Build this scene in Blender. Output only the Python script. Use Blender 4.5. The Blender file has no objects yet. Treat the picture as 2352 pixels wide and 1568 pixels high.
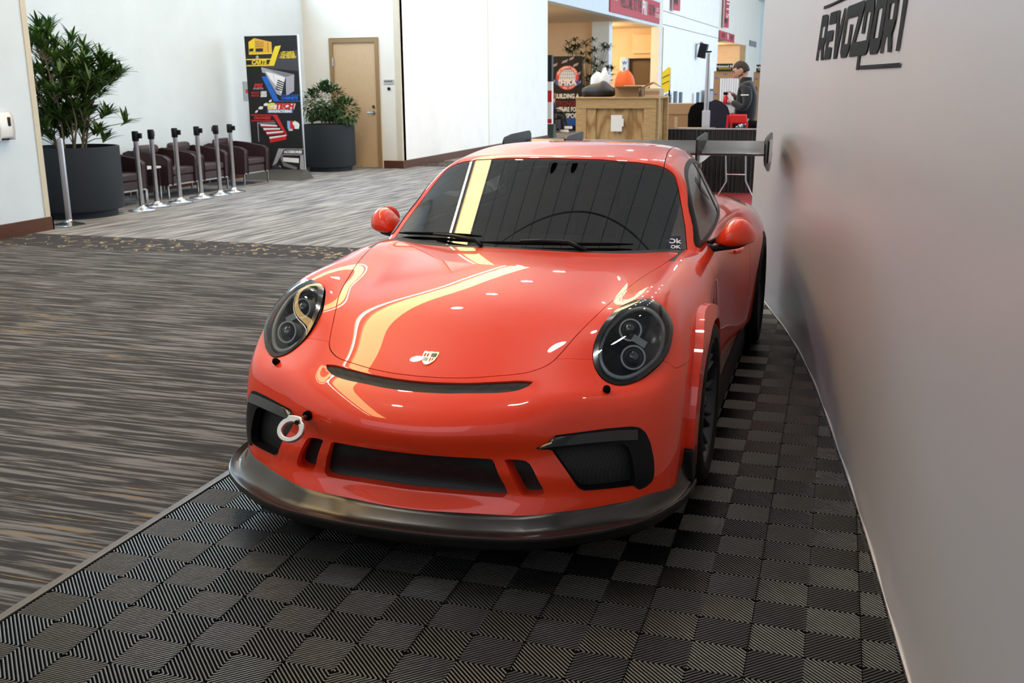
import bpy, math, random
import numpy as np
from mathutils import Vector, Matrix
random.seed(7)
SC=bpy.context.scene
# ---------------------------------------------------------------- camera
FPX=2318.08
YAW,PITCH,ROLL=math.radians(-17.626),math.radians(14.251),math.radians(0.390)
cam_d=bpy.data.cameras.new('camera');cam=bpy.data.objects.new('camera',cam_d);SC.collection.objects.link(cam)
fw=Vector((math.sin(YAW)*math.cos(PITCH),math.cos(YAW)*math.cos(PITCH),-math.sin(PITCH)))
rt=Vector((math.cos(YAW),-math.sin(YAW),0));dn=fw.cross(rt)
r2=rt*math.cos(ROLL)+dn*math.sin(ROLL);d2=dn*math.cos(ROLL)-rt*math.sin(ROLL)
Mc=Matrix.Identity(4)
for i in range(3):
    Mc[i][0]=r2[i];Mc[i][1]=-d2[i];Mc[i][2]=-fw[i]
Mc.translation=Vector((1.3496,-4.0551,1.6249));cam.matrix_world=Mc
cam_d.sensor_width=36;cam_d.lens=FPX/2352*36;cam_d.clip_end=300;cam_d.clip_start=.05
cam_d.dof.use_dof=True;cam_d.dof.focus_distance=3.9;cam_d.dof.aperture_fstop=8.0
SC.camera=cam
# ---------------------------------------------------------------- world, lights, exposure
SC.view_settings.view_transform='Standard';SC.view_settings.look='None';SC.view_settings.gamma=1
SC.view_settings.use_curve_mapping=False
SC.view_settings.exposure=0.28
W=bpy.data.worlds.new('daylight');SC.world=W;W.use_nodes=True
W.node_tree.nodes['Background'].inputs[0].default_value=(.80,.90,1.0,1)
W.node_tree.nodes['Background'].inputs[1].default_value=0.40
def area(name,loc,target,sx,sy,power,col):
    l=bpy.data.lights.new(name,'AREA');l.shape='RECTANGLE';l.size=sx;l.size_y=sy;l.energy=power;l.color=col
    o=bpy.data.objects.new(name,l);SC.collection.objects.link(o);o.location=loc
    o.rotation_euler=(Vector(target)-Vector(loc)).to_track_quat('-Z','Y').to_euler()
    return o
# tall lobby glazing off to the right of the lounge walls: cool daylight on the long left walls
area('window_daylight',(9,12,5.0),(-7,12,1.6),16,5,480,(.72,.88,1.0))
area('far_hall_fill',(12,48,6.0),(-6,50,3.2),54,6,5600,(.80,.91,1.0))  # added cool fill that brightens the far hall walls
area('lobby_daylight',(-3.0,-7.5,4.6),(-2.5,3,0),7,3,50,(.80,.90,1.0))
# ---------------------------------------------------------------- helpers
COL=SC.collection
def tag(o,label=None,cat=None,group=None,kind=None):
    if label:o['label']=label
    if cat:o['category']=cat
    if group:o['group']=group
    if kind:o['kind']=kind
    return o
def thing(name,label,cat,loc=(0,0,0),rz=0,group=None):
    o=bpy.data.objects.new(name,None);COL.objects.link(o);o.location=loc;o.rotation_euler=(0,0,rz)
    o.empty_display_size=.1
    return tag(o,label,cat,group)
def mesh_obj(name,V,F,mat,parent=None,smooth=False,normals=None):
    me=bpy.data.meshes.new(name);me.from_pydata([tuple(map(float,v)) for v in V],[],[tuple(int(i) for i in f) for f in F])
    me.validate(clean_customdata=False)
    if smooth or normals is not None:me.polygons.foreach_set('use_smooth',[True]*len(me.polygons))
    if normals is not None:me.normals_split_custom_set_from_vertices([tuple(map(float,n)) for n in normals])
    if mat is not None:
        for m in (mat if isinstance(mat,(list,tuple)) else [mat]):me.materials.append(m)
    o=bpy.data.objects.new(name,me);COL.objects.link(o)
    if parent is not None:o.parent=parent
    return o
def autosmooth(o,ang=40):
    me=o.data;me.polygons.foreach_set('use_smooth',[True]*len(me.polygons))
    me.set_sharp_from_angle(angle=math.radians(ang));return o
class MB:
    def __init__(s):s.V=[];s.F=[];s.mi=[];s.cur=0
    def add(s,V,F):
        n=len(s.V);s.V+=[tuple(v) for v in V];s.F+=[tuple(i+n for i in f) for f in F];s.mi+=[s.cur]*len(F);return s
    def box(s,x0,x1,y0,y1,z0,z1,M=None):
        V=[(x,y,z) for z in (z0,z1) for y in (y0,y1) for x in (x0,x1)]
        if M is not None:V=[tuple(M@Vector(v)) for v in V]
        return s.add(V,[(0,2,3,1),(4,5,7,6),(0,1,5,4),(2,6,7,3),(0,4,6,2),(1,3,7,5)])
    def tube(s,P,r,n=10,cap=True,closed=False):
        P=[Vector(p) for p in P];m=len(P);rs=r if isinstance(r,(list,tuple)) else [r]*m
        up=None;V=[]
        for i,p in enumerate(P):
            if closed:t=P[(i+1)%m]-P[i-1]
            else:t=P[min(i+1,m-1)]-P[max(i-1,0)]
            t.normalize()
            if up is None:
                up=Vector((0,0,1)) if abs(t.z)<.9 else Vector((1,0,0))
            a=(up-t*up.dot(t)).normalized();b=t.cross(a);up=a
            for k in range(n):
                th=2*math.pi*k/n;V.append(p+(a*math.cos(th)+b*math.sin(th))*rs[i])
        F=[]
        for i in range(m if closed else m-1):
            j=(i+1)%m
            for k in range(n):F.append((i*n+k,i*n+(k+1)%n,j*n+(k+1)%n,j*n+k))
        if cap and not closed:F+=[tuple(range(n-1,-1,-1)),tuple((m-1)*n+k for k in range(n))]
        return s.add(V,F)
    def lathe(s,prof,c=(0,0,0),n=32,axis='z',cap=True):
        V=[];m=len(prof)
        for r,h in prof:
            for k in range(n):
                th=2*math.pi*k/n;a,b=r*math.cos(th),r*math.sin(th)
                V.append((c[0]+a,c[1]+b,c[2]+h) if axis=='z' else ((c[0]+h,c[1]+a,c[2]+b) if axis=='x' else (c[0]+a,c[1]+h,c[2]+b)))
        F=[(i*n+k,i*n+(k+1)%n,(i+1)*n+(k+1)%n,(i+1)*n+k) for i in range(m-1) for k in range(n)]
        if cap and prof[0][0]>1e-6:F.append(tuple(range(n-1,-1,-1)))
        if cap and prof[-1][0]>1e-6:F.append(tuple((m-1)*n+k for k in range(n)))
        return s.add(V,F)
    def prism(s,poly,a0,a1,axis='y'):
        f={'y':lambda p,a:(p[0],a,p[1]),'x':lambda p,a:(a,p[0],p[1]),'z':lambda p,a:(p[0],p[1],a)}[axis]
        n=len(poly);V=[f(p,a0) for p in poly]+[f(p,a1) for p in poly]
        return s.add(V,[tuple(range(n)),tuple(range(2*n-1,n-1,-1))]+[(i,(i+1)%n,n+(i+1)%n,n+i) for i in range(n)])
    def sphere(s,c,r,n=16,m=10):
        rr=r if isinstance(r,(list,tuple)) else (r,r,r)
        V=[(c[0],c[1],c[2]-rr[2])]
        for i in range(1,m):
            ph=-math.pi/2+math.pi*i/m
            for k in range(n):
                th=2*math.pi*k/n;V.append((c[0]+rr[0]*math.cos(ph)*math.cos(th),c[1]+rr[1]*math.cos(ph)*math.sin(th),c[2]+rr[2]*math.sin(ph)))
        V.append((c[0],c[1],c[2]+rr[2]));F=[(0,1+(k+1)%n,1+k) for k in range(n)]
        for i in range(m-2):
            for k in range(n):F.append((1+i*n+k,1+i*n+(k+1)%n,1+(i+1)*n+(k+1)%n,1+(i+1)*n+k))
        L=len(V)-1;F+=[(L,1+(m-2)*n+k,1+(m-2)*n+(k+1)%n) for k in range(n)]
        return s.add(V,F)
    def build(s,name,mat,parent=None,smooth=0,bevel=0,M=None):
        V=s.V if M is None else [tuple(M@Vector(v)) for v in s.V]
        o=mesh_obj(name,V,s.F,mat,parent)
        if isinstance(mat,(list,tuple)) and len(o.data.polygons)==len(s.mi):o.data.polygons.foreach_set('material_index',s.mi)
        if smooth:autosmooth(o,smooth)
        if bevel:
            b=o.modifiers.new('bevel','BEVEL');b.width=bevel;b.segments=3;b.limit_method='ANGLE';b.angle_limit=math.radians(35)
            autosmooth(o,40)
        return o
def kids(o):return [c for c in bpy.data.objects if c.parent==o]
def dup(src,loc,rz=None,label=None,group=None):
    r=src.copy();COL.objects.link(r);r.location=loc
    if rz is not None:r.rotation_euler=(0,0,rz)
    if label:r['label']=label
    if group:r['group']=group
    for c in kids(src):
        k=c.copy();COL.objects.link(k);k.parent=r
        for c2 in kids(c):
            k2=c2.copy();COL.objects.link(k2);k2.parent=k
    return r
# ---------------------------------------------------------------- materials
def mat(name,col,rough=.5,metal=0,coat=0,emit=None,estr=0,spec=.5,sheen=0,coat_r=.03,alpha=None):
    m=bpy.data.materials.new(name);m.use_nodes=True;b=m.node_tree.nodes['Principled BSDF']
    b.inputs['Base Color'].default_value=(*col,1);b.inputs['Roughness'].default_value=rough;b.inputs['Metallic'].default_value=metal
    b.inputs['Coat Weight'].default_value=coat;b.inputs['Coat Roughness'].default_value=coat_r
    b.inputs['Specular IOR Level'].default_value=spec
    if sheen:b.inputs['Sheen Weight'].default_value=sheen
    if emit:b.inputs['Emission Color'].default_value=(*emit,1);b.inputs['Emission Strength'].default_value=estr
    return m
def nd(m,t,**k):
    n=m.node_tree.nodes.new(t)
    for a,v in k.items():setattr(n,a,v)
    return n
def lk(m,a,b):m.node_tree.links.new(a,b)
def bsdf(m):return m.node_tree.nodes['Principled BSDF']
def coords(m,scale=(1,1,1),rot=(0,0,0),src='Object'):
    t=nd(m,'ShaderNodeTexCoord');p=nd(m,'ShaderNodeMapping');p.inputs['Scale'].default_value=scale;p.inputs['Rotation'].default_value=rot
    lk(m,t.outputs[src],p.inputs['Vector']);return p.outputs[0]
def noise(m,vec,scale,detail=3,rough=.5):
    n=nd(m,'ShaderNodeTexNoise');n.inputs['Scale'].default_value=scale;n.inputs['Detail'].default_value=detail;n.inputs['Roughness'].default_value=rough
    lk(m,vec,n.inputs['Vector']);return n.outputs['Fac']
def ramp(m,fac,stops,interp='LINEAR'):
    r=nd(m,'ShaderNodeValToRGB');cr=r.color_ramp;cr.interpolation=interp
    while len(cr.elements)<len(stops):cr.elements.new(.5)
    for e,(p,c) in zip(cr.elements,stops):e.position=p;e.color=(*c,1)
    lk(m,fac,r.inputs['Fac']);return r.outputs['Color']
def bump(m,h,strength=.3,dist=.01):
    b=nd(m,'ShaderNodeBump');b.inputs['Strength'].default_value=strength;b.inputs['Distance'].default_value=dist
    lk(m,h,b.inputs['Height']);lk(m,b.outputs[0],bsdf(m).inputs['Normal']);return b
def film(name,tint,ior=1.45,boost=0.0,rough=0.0):
    m=bpy.data.materials.new(name);m.use_nodes=True;nt=m.node_tree;nt.nodes.remove(nt.nodes['Principled BSDF'])
    t=nd(m,'ShaderNodeBsdfTransparent');t.inputs[0].default_value=(*tint,1)
    g=nd(m,'ShaderNodeBsdfGlossy');g.inputs['Color'].default_value=(1,1,1,1);g.inputs['Roughness'].default_value=rough
    f=nd(m,'ShaderNodeFresnel');f.inputs['IOR'].default_value=ior
    a=nd(m,'ShaderNodeMath',operation='ADD');a.inputs[1].default_value=boost;a.use_clamp=True
    lk(m,f.outputs[0],a.inputs[0]);x=nd(m,'ShaderNodeMixShader');lk(m,a.outputs[0],x.inputs[0]);lk(m,t.outputs[0],x.inputs[1]);lk(m,g.outputs[0],x.inputs[2])
    lk(m,x.outputs[0],nt.nodes['Material Output'].inputs[0]);return m
MT={}
MT['paint']=mat('coral_red_paint',(.95,.046,.007),.35,coat=1.0,coat_r=.012,spec=.3)
MT['black_gloss']=mat('gloss_black_plastic',(.006,.006,.007),.18,coat=.4)
MT['black_satin']=mat('satin_black_plastic',(.006,.006,.007),.40,spec=.25)
MT['black_matte']=mat('matte_black',(.004,.004,.004),.85,spec=.08)
MT['lip']=mat('dark_lip_plastic',(.020,.018,.016),.27,coat=.25,coat_r=.2)
MT['carbon']=mat('carbon_weave',(.012,.012,.014),.34,spec=.3,coat=.12,coat_r=.05)
MT['rubber']=mat('tyre_rubber',(.008,.008,.008),.6,spec=.2)
MT['rim']=mat('dark_wheel_metal',(.05,.055,.065),.3,metal=.8)
MT['chrome']=mat('bright_metal',(.75,.76,.78),.12,metal=1)
MT['steel']=mat('brushed_steel',(.62,.63,.65),.22,metal=1)
MT['silver']=mat('anodised_silver',(.72,.72,.74),.28,metal=.9)
MT['glass_ws']=film('tinted_windscreen_glass',(.40,.44,.42),1.48,.105)
MT['glass_side']=film('side_window_glass',(.14,.15,.15),1.45,.0)
MT['glass_lamp']=film('headlamp_lens_glass',(.90,.92,.94),1.42,.0)
MT['lamp_inner']=mat('headlamp_black_bezel',(.006,.008,.012),.22,spec=.4)
MT['drl']=mat('light_guide',(.42,.45,.45),.25,coat=.5)
MT['interior']=mat('charcoal_interior',(.018,.018,.019),.7)
MT['seat']=mat('seat_fabric',(.03,.03,.032),.8)
def mk_mesh(name,sc):
    m=mat(name,(.01,.01,.01),.55)
    v=coords(m,(sc,sc,sc),(0,math.radians(45),0));c=nd(m,'ShaderNodeTexChecker');c.inputs['Scale'].default_value=1
    c.inputs['Color1'].default_value=(.004,.004,.004,1);c.inputs['Color2'].default_value=(.022,.022,.022,1)
    lk(m,v,c.inputs['Vector']);lk(m,c.outputs['Color'],bsdf(m).inputs['Base Color']);return m
MT['grille']=mk_mesh('black_wire_mesh',180)
_c=MT['carbon'];_v=coords(_c,(90,90,90));_k=nd(_c,'ShaderNodeTexChecker');_k.inputs['Scale'].default_value=1
_k.inputs['Color1'].default_value=(.006,.006,.007,1);_k.inputs['Color2'].default_value=(.020,.021,.024,1);lk(_c,_v,_k.inputs['Vector']);lk(_c,_k.outputs['Color'],bsdf(_c).inputs['Base Color'])

def _cs(xs):
    n=len(xs);h=np.diff(xs);A=np.zeros((n,n));B=np.zeros((n,n));A[0,0]=A[-1,-1]=1
    for i in range(1,n-1):
        A[i,i-1]=h[i-1];A[i,i]=2*(h[i-1]+h[i]);A[i,i+1]=h[i]
        B[i,i-1]=6/h[i-1];B[i,i]=-6/h[i-1]-6/h[i];B[i,i+1]=6/h[i]
    return np.linalg.solve(A,B)
class Ax:
    def __init__(s,xs): s.x=np.array(xs,float);s.M=_cs(s.x)
    def w(s,q):
        q=np.asarray(q,float);x=s.x;n=len(x);qc=np.clip(q,x[0],x[-1])
        i=np.clip(np.searchsorted(x,qc)-1,0,n-2);h=x[i+1]-x[i];a=(x[i+1]-qc)/h;b=(qc-x[i])/h
        W=np.zeros((len(q),n));r=np.arange(len(q));W[r,i]+=a;W[r,i+1]+=b
        W+=((a**3-a)*h*h/6)[:,None]*s.M[i]+((b**3-b)*h*h/6)[:,None]*s.M[i+1]
        # linear extrapolation
        lo=q<x[0];hi=q>x[-1]
        if lo.any():
            h0=x[1]-x[0];g=np.zeros(n);g[0]=-1/h0;g[1]=1/h0;g-=h0/6*s.M[1];W[lo]+=(q[lo]-x[0])[:,None]*g
        if hi.any():
            h1=x[-1]-x[-2];g=np.zeros(n);g[-2]=-1/h1;g[-1]=1/h1;g+=h1/6*s.M[-2];W[hi]+=(q[hi]-x[-1])[:,None]*g
        return W
class Tab:
    def __init__(s,us,vs,T,even_v=False):
        T=np.array(T,float)
        if even_v: vs=[-v for v in vs[:0:-1]]+list(vs);T=np.concatenate([T[:,:0:-1],T],1)
        s.a=Ax(us);s.b=Ax(vs);s.T=T
    def __call__(s,u,v):
        return np.einsum('ni,ij,nj->n',s.a.w(u),s.T,s.b.w(v),optimize=True)
def smax(a,b,k):
    d=np.maximum(k-np.abs(a-b),0);return np.maximum(a,b)+d*d/(4*k)
HX=[0,.2,.4,.5,.6,.68,.74,.80,.86,.92]
HT={-1.1:[0.4774,0.4733,0.4540,0.4343,0.4060,0.3748,0.3450,0.3103,0.2693,0.2197],
-1:[0.5492,0.5439,0.5243,0.5067,0.4823,0.4555,0.4273,0.3920,0.3472,0.2924],
-0.9:[0.6139,0.6076,0.5862,0.5684,0.5455,0.5230,0.5002,0.4691,0.4261,0.3718],
-0.8:[0.6688,0.6622,0.6391,0.6193,0.5930,0.5704,0.5528,0.5279,0.4902,0.4413],
-0.7:[0.7171,0.7108,0.6898,0.6694,0.6382,0.6119,0.5969,0.5752,0.5396,0.4911],
-0.6:[0.7620,0.7560,0.7385,0.7235,0.7000,0.6792,0.6616,0.6332,0.5894,0.5317],
-0.45:[0.8150,0.8090,0.7937,0.7869,0.7921,0.8038,0.7974,0.7621,0.6995,0.6212],
-0.3:[0.8480,0.8415,0.8255,0.8184,0.8295,0.8510,0.8519,0.8177,0.7519,0.6692],
-0.1:[0.8760,0.8700,0.8545,0.8482,0.8560,0.8694,0.8669,0.8361,0.7743,0.6917],
0.1:[0.8935,0.8880,0.8755,0.8720,0.8758,0.8812,0.8783,0.8530,0.7960,0.7145],
0.35:[0.9045,0.9005,0.8930,0.8900,0.8919,0.8959,0.8918,0.8666,0.8127,0.7363],
0.6:[0.9105,0.9087,0.9035,0.9004,0.8976,0.8938,0.8857,0.8663,0.8252,0.7633],
1:[0.9200,0.9200,0.9180,0.9180,0.9180,0.9180,0.9140,0.8950,0.8450,0.7700],
1.5:[0.9500,0.9500,0.9480,0.9460,0.9420,0.9360,0.9260,0.9000,0.8500,0.7700],
2:[0.9800,0.9750,0.9670,0.9600,0.9530,0.9460,0.9360,0.9100,0.8650,0.8000],
2.46:[0.9600,0.9550,0.9500,0.9480,0.9460,0.9380,0.9180,0.8900,0.8520,0.7800],
3:[0.8800,0.8800,0.8800,0.8780,0.8750,0.8650,0.8480,0.8200,0.7800,0.7100],
3.5:[0.8400,0.8400,0.8400,0.8380,0.8300,0.8200,0.8000,0.7800,0.7400,0.6700]}
hS=Tab(list(HT),HX,list(HT.values()),True)
BX=[0,.15,.3,.45,.55,.65,.75,.83,.90]
BT={.1:[-1.035,-1.025,-1.01,-.98,-.93,-.865,-.80,-.71,-.58],
.18:[-1.04,-1.033,-1.015,-.985,-.935,-.87,-.805,-.715,-.58],
.22:[-1.01,-1.005,-.995,-.972,-.93,-.868,-.805,-.715,-.575],
.26:[-.985,-.98,-.975,-.96,-.922,-.865,-.803,-.715,-.57],
.33:[-1.01,-1.005,-.995,-.96,-.92,-.862,-.80,-.712,-.565],
.39:[-1.034,-1.025,-.995,-.945,-.90,-.845,-.785,-.705,-.56],
.47:[-1.054,-1.043,-1.008,-.95,-.893,-.835,-.77,-.69,-.55],
.54:[-1.03,-1.02,-.988,-.932,-.876,-.818,-.75,-.665,-.53],
.62:[-.98,-.97,-.945,-.90,-.855,-.795,-.72,-.63,-.48]}
bS=Tab(list(BT),BX,list(BT.values()),True)
GY=[-1,-.7,-.5,-.3,0,.3,.6,1.0,1.5,1.9,2.2,2.46,2.8,3.2,3.6]
GT={.1:[.86,.865,.87,.875,.88,.87,.84,.835,.85,.88,.91,.92,.90,.85,.76],
.3:[.875,.878,.882,.888,.898,.885,.862,.862,.88,.915,.935,.945,.93,.88,.79],
.55:[.875,.88,.885,.892,.905,.888,.865,.865,.887,.93,.95,.96,.945,.895,.80],
.75:[.86,.865,.875,.885,.897,.880,.862,.86,.88,.925,.945,.952,.935,.88,.78],
.9:[.82,.83,.85,.865,.872,.862,.845,.835,.845,.885,.905,.91,.89,.83,.72]}
gS=Tab(list(GT),GY,list(GT.values()))
def FB(p):
    x=np.abs(p[:,0]);y=p[:,1];z=p[:,2]
    dv=(-.910+.47*x*x)-y;fd=np.clip((.43-x)/.07,0,1);fd=fd*fd*(3-2*fd);st=1/(1+np.exp(-dv/.0045))
    t=z-hS(y,p[:,0])+.013*st*np.exp(-np.clip(dv,0,1)/.05)*fd
    s=x-gS(z,y)
    f=(bS(z,p[:,0])-y)
    r=y-(3.48-.25*x*x-.1*(z-.5)**2)
    q=smax(t*.9,s,.07)
    q=smax(q,f,.045)
    return smax(q,r,.1)
def grad(F,p,e=1e-4):
    G=np.stack([(F(p+e*v)-F(p-e*v)) for v in np.eye(3)],1);return G/np.linalg.norm(G,axis=1)[:,None]
def shoot(F,o,d,t1,n=48,t0=0.):
    lo=np.full(len(o),t0);hi=np.broadcast_to(t1,lo.shape).astype(float).copy()
    for _ in range(n):
        m=(lo+hi)/2;ins=F(o+m[:,None]*d)<0;lo=np.where(ins,m,lo);hi=np.where(ins,hi,m)
    return o+hi[:,None]*d
# greenhouse
def wsy(x,z): return .315+1.56*(z-.9)+.50*x*x
RX=[0,.2,.35,.45,.52,.58,.64,.70]
RT={.6:[1.255,1.252,1.245,1.235,1.222,1.20,1.165,1.11],
.93:[1.278,1.275,1.268,1.258,1.245,1.223,1.186,1.12],
1.3:[1.315,1.313,1.306,1.295,1.28,1.255,1.21,1.14],
1.7:[1.313,1.310,1.302,1.29,1.273,1.245,1.195,1.115],
2.1:[1.262,1.258,1.248,1.234,1.214,1.18,1.125,1.04],
2.5:[1.155,1.15,1.137,1.12,1.10,1.065,1.01,.93],
3.0:[1.00,.995,.98,.962,.94,.905,.86,.80],
3.4:[.86,.855,.84,.82,.80,.77,.73,.69]}
hr=Tab(list(RT),RX,list(RT.values()),True)
SY=[.4,.8,1.2,1.6,2.0,2.4,2.8,3.2]
ST={.8:[.80,.815,.82,.805,.76,.71,.65,.57],
.9:[.765,.785,.788,.772,.722,.66,.59,.51],
1.05:[.69,.715,.718,.70,.648,.58,.50,.41],
1.2:[.60,.632,.64,.62,.568,.495,.41,.32],
1.3:[.53,.565,.575,.565,.52,.46,.38,.29]}
gr=Tab(list(ST),SY,list(ST.values()))
def GH(p):
    x=np.abs(p[:,0]);y=p[:,1];z=p[:,2]
    f=wsy(x,z)-y
    t=z-hr(y,p[:,0]);s=x-gr(z,y)
    q=smax(t,s,.05)
    return smax(q,f*.55,.02)
# ================================================================= CAR
class Sh:
    """surface patch: vertices, normals, faces"""
    def __init__(s,V,N,Fc):s.V=V;s.N=N;s.F=Fc
def grid_faces(nu,nv,off=0):
    i=np.arange(nu-1)[:,None]*nv+np.arange(nv-1)[None];i=i.ravel()
    return [tuple(r) for r in np.stack([i,i+1,i+nv+1,i+nv],1).tolist()]
def clip(sh,phi):
    """keep phi>0"""
    V,N=sh.V,sh.N;pos=phi>0;nv=[];nn=[];cache={};F=[]
    keep={};outV=[];outN=[]
    def vid(i):
        if i not in keep:keep[i]=len(outV);outV.append(V[i]);outN.append(N[i])
        return keep[i]
    def cut(a,b):
        k=(a,b) if a<b else (b,a)
        if k not in cache:
            t=phi[a]/(phi[a]-phi[b]);p=V[a]+(V[b]-V[a])*t;n=N[a]+(N[b]-N[a])*t
            cache[k]=len(outV);outV.append(p);outN.append(n/max(np.linalg.norm(n),1e-9))
        return cache[k]
    pl=pos.tolist()
    for f in sh.F:
        s=[pl[i] for i in f]
        if all(s):F.append(tuple(vid(i) for i in f));continue
        if not any(s):continue
        g=[]
        for q in range(len(f)):
            a,b=f[q],f[(q+1)%len(f)]
            if pl[a]:g.append(vid(a))
            if pl[a]!=pl[b]:g.append(cut(a,b))
        if len(set(g))>=3:F.append(tuple(g))
    if not outV:return Sh(np.zeros((0,3)),np.zeros((0,3)),[])
    return Sh(np.array(outV),np.array(outN),F)
def sdist(P,poly):
    """signed distance, positive inside"""
    poly=np.array(poly,float);A=poly;B=np.roll(poly,-1,0);D=B-A;L=(D**2).sum(1)+1e-12
    d=np.full(len(P),1e9);ins=np.zeros(len(P),bool)
    for a,b,dd,l in zip(A,B,D,L):
        t=np.clip(((P-a)@dd)/l,0,1);q=P-a-t[:,None]*dd;d=np.minimum(d,(q**2).sum(1))
        c=((a[1]>P[:,1])!=(b[1]>P[:,1]));
        if abs(b[1]-a[1])>1e-12:ins^=c&(P[:,0]<(b[0]-a[0])*(P[:,1]-a[1])/(b[1]-a[1])+a[0])
    return np.where(ins,1,-1)*np.sqrt(d)
def smooth_poly(pts,n=6,closed=True):
    p=np.array(pts,float);m=len(p);o=[]
    for i in range(m if closed else m-1):
        a,b,c,d=(p[(i-1)%m] if closed else p[max(i-1,0)]),p[i],p[(i+1)%m],(p[(i+2)%m] if closed else p[min(i+2,m-1)])
        for t in np.arange(n)/n:o.append(.5*(2*b+(c-a)*t+(2*a-5*b+4*c-d)*t*t+(3*b-a-3*c+d)*t**3))
    return np.array(o)
def mirror(sh):
    s=np.array([-1,1,1.]);return Sh(sh.V*s,sh.N*s,[f[::-1] for f in sh.F])
def join(*a):
    V=[];N=[];F=[];n=0
    for s in a:
        V.append(s.V);N.append(s.N);F+=[tuple(i+n for i in f) for f in s.F];n+=len(s.V)
    return Sh(np.concatenate(V),np.concatenate(N),F)
def boundary(sh):
    E={}
    for f in sh.F:
        for q in range(len(f)):
            a,b=f[q],f[(q+1)%len(f)];k=(min(a,b),max(a,b));E[k]=None if k in E else (a,b)
    return [e for e in E.values() if e]
def with_rim(sh,depth=.01,sel=None,direction=None):
    """turn the free edges of a panel inward so it reads as sheet with thickness"""
    V=list(sh.V);N=list(sh.N);F=list(sh.F)
    mp={}
    for a,b in boundary(sh):
        if sel is not None and not(sel(sh.V[a]) or sel(sh.V[b])):continue
        ids=[]
        for i in (a,b):
            if i not in mp:
                dirv=-sh.N[i] if direction is None else np.array(direction)
                q=sh.V[i]+dirv*depth;mp[i]=(len(V),len(V)+1);V+= [sh.V[i],q];N+=[np.zeros(3),np.zeros(3)]
            ids.append(mp[i])
        F.append((ids[1][0],ids[0][0],ids[0][1],ids[1][1]))
    return Sh(np.array(V),np.array(N),F)
def put(sh,name,m,parent,rim=0,**k):
    if rim:sh=with_rim(sh,rim,**k)
    if not sh.F:print('EMPTY',name)
    return mesh_obj(name,sh.V,sh.F,m,parent,normals=sh.N)
def offs(sh,d):return Sh(sh.V+sh.N*d,sh.N,sh.F)
def moved(sh,v):return Sh(sh.V+np.array(v),sh.N,sh.F)
def fan(Fn,o_y,z0,alphas,ys,betas,tmax):
    O=[];D=[]
    sta=[(o_y,a) for a in alphas]+[(y,math.pi/2) for y in ys]
    for y,a in sta:
        for b in betas:
            O.append((0,y,z0));D.append((math.sin(a)*math.cos(b),-math.cos(a)*math.cos(b),math.sin(b)))
    O=np.array(O,float);D=np.array(D);P=shoot(Fn,O,D,tmax,n=36);
    P[:,0]=np.maximum(P[:,0],0)
    Nn=grad(Fn,P+np.array([1e-6,0,0]));return Sh(P,Nn,[f[::-1] for f in grid_faces(len(sta),len(betas))])
R_=math.radians
AL=np.concatenate([np.linspace(0,35,46)[:-1],np.linspace(35,75,76)[:-1],np.linspace(75,90,16)])
BE=np.concatenate([np.linspace(-38,58,112)[:-1],np.linspace(58,90,16)])
YS=np.concatenate([np.arange(-.12,.62,.014),np.arange(.63,3.62,.03)])
body=fan(FB,-.13,.40,np.radians(AL),YS,np.radians(BE),2.6)
BX_,BY_,BZ_=0,1,2
# --- outlines in real coordinates (metres, car centre line x=0, front axle y=0)
hood_r=[(0,-.878),(.10,-.873),(.196,-.857),(.281,-.831),(.33,-.813),(.375,-.79),(.416,-.754),(.440,-.72),(.456,-.68),(.47,-.64),(.49,-.578),(.514,-.509),(.542,-.429),(.568,-.333),(.593,-.229),(.622,-.111),(.654,.023),(.685,.16),(.706,.29),(.714,.37),(.706,.425),(.67,.435),(.505,.375),(.35,.33),(.193,.303),(0,.29)]
hood_poly=smooth_poly(hood_r+[(-x,y) for x,y in hood_r[-2:0:-1]],3)
slot_r=[(0,-.933),(.109,-.927),(.168,-.918),(.275,-.898),(.332,-.879),(.375,-.854),(.402,-.827),(.36,-.832),(.30,-.851),(.2,-.877),(.1,-.892),(0,-.897)]
slot_poly=smooth_poly(slot_r+[(-x,y) for x,y in slot_r[-2:0:-1]],3)
LN=np.array([.35,-.6,.72]);LN/=np.linalg.norm(LN);L1=np.cross([0,0,1.],LN);L1/=np.linalg.norm(L1);L2=np.cross(LN,L1);LC=np.array([.695,-.545,.735])
lamp3=np.array([(0.696,-0.360,0.842),(0.735,-0.365,0.839),(0.771,-0.377,0.822),(0.800,-0.397,0.793),(0.818,-0.426,0.762),(0.823,-0.467,0.728),(0.821,-0.516,0.690),(0.805,-0.567,0.659),(0.778,-0.617,0.636),(0.748,-0.665,0.619),(0.711,-0.703,0.610),(0.677,-0.723,0.611),(0.635,-0.724,0.622),(0.604,-0.705,0.640),(0.580,-0.673,0.663),(0.566,-0.633,0.689),(0.561,-0.580,0.719),(0.568,-0.514,0.754),(0.587,-0.456,0.783),(0.615,-0.400,0.811),(0.651,-0.370,0.829)])
def l2(P):q=P-LC;return np.stack([q@L1,q@L2],1)
lamp_poly=smooth_poly(l2(lamp3),4)
def lamp_phi(V):
    d=sdist(l2(V),lamp_poly);far=np.linalg.norm(V-LC,axis=1)>.36;return np.where(far,-.3,d)
def hood_phi(V):return np.where(V[:,2]>.5,sdist(V[:,:2],hood_poly),-.3)
def slot_phi(V):return np.where(V[:,2]>.45,sdist(V[:,:2],slot_poly),-.3)
main_poly=smooth_poly([(0,.396),(.172,.395),(.285,.392),(.306,.386),(.318,.355),(.345,.285),(.350,.258),(.335,.248),(.25,.245),(0,.242)][:],3,False)
main_poly=np.concatenate([main_poly,[(0,.242)],main_poly[::-1]*[-1,1]])
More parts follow.
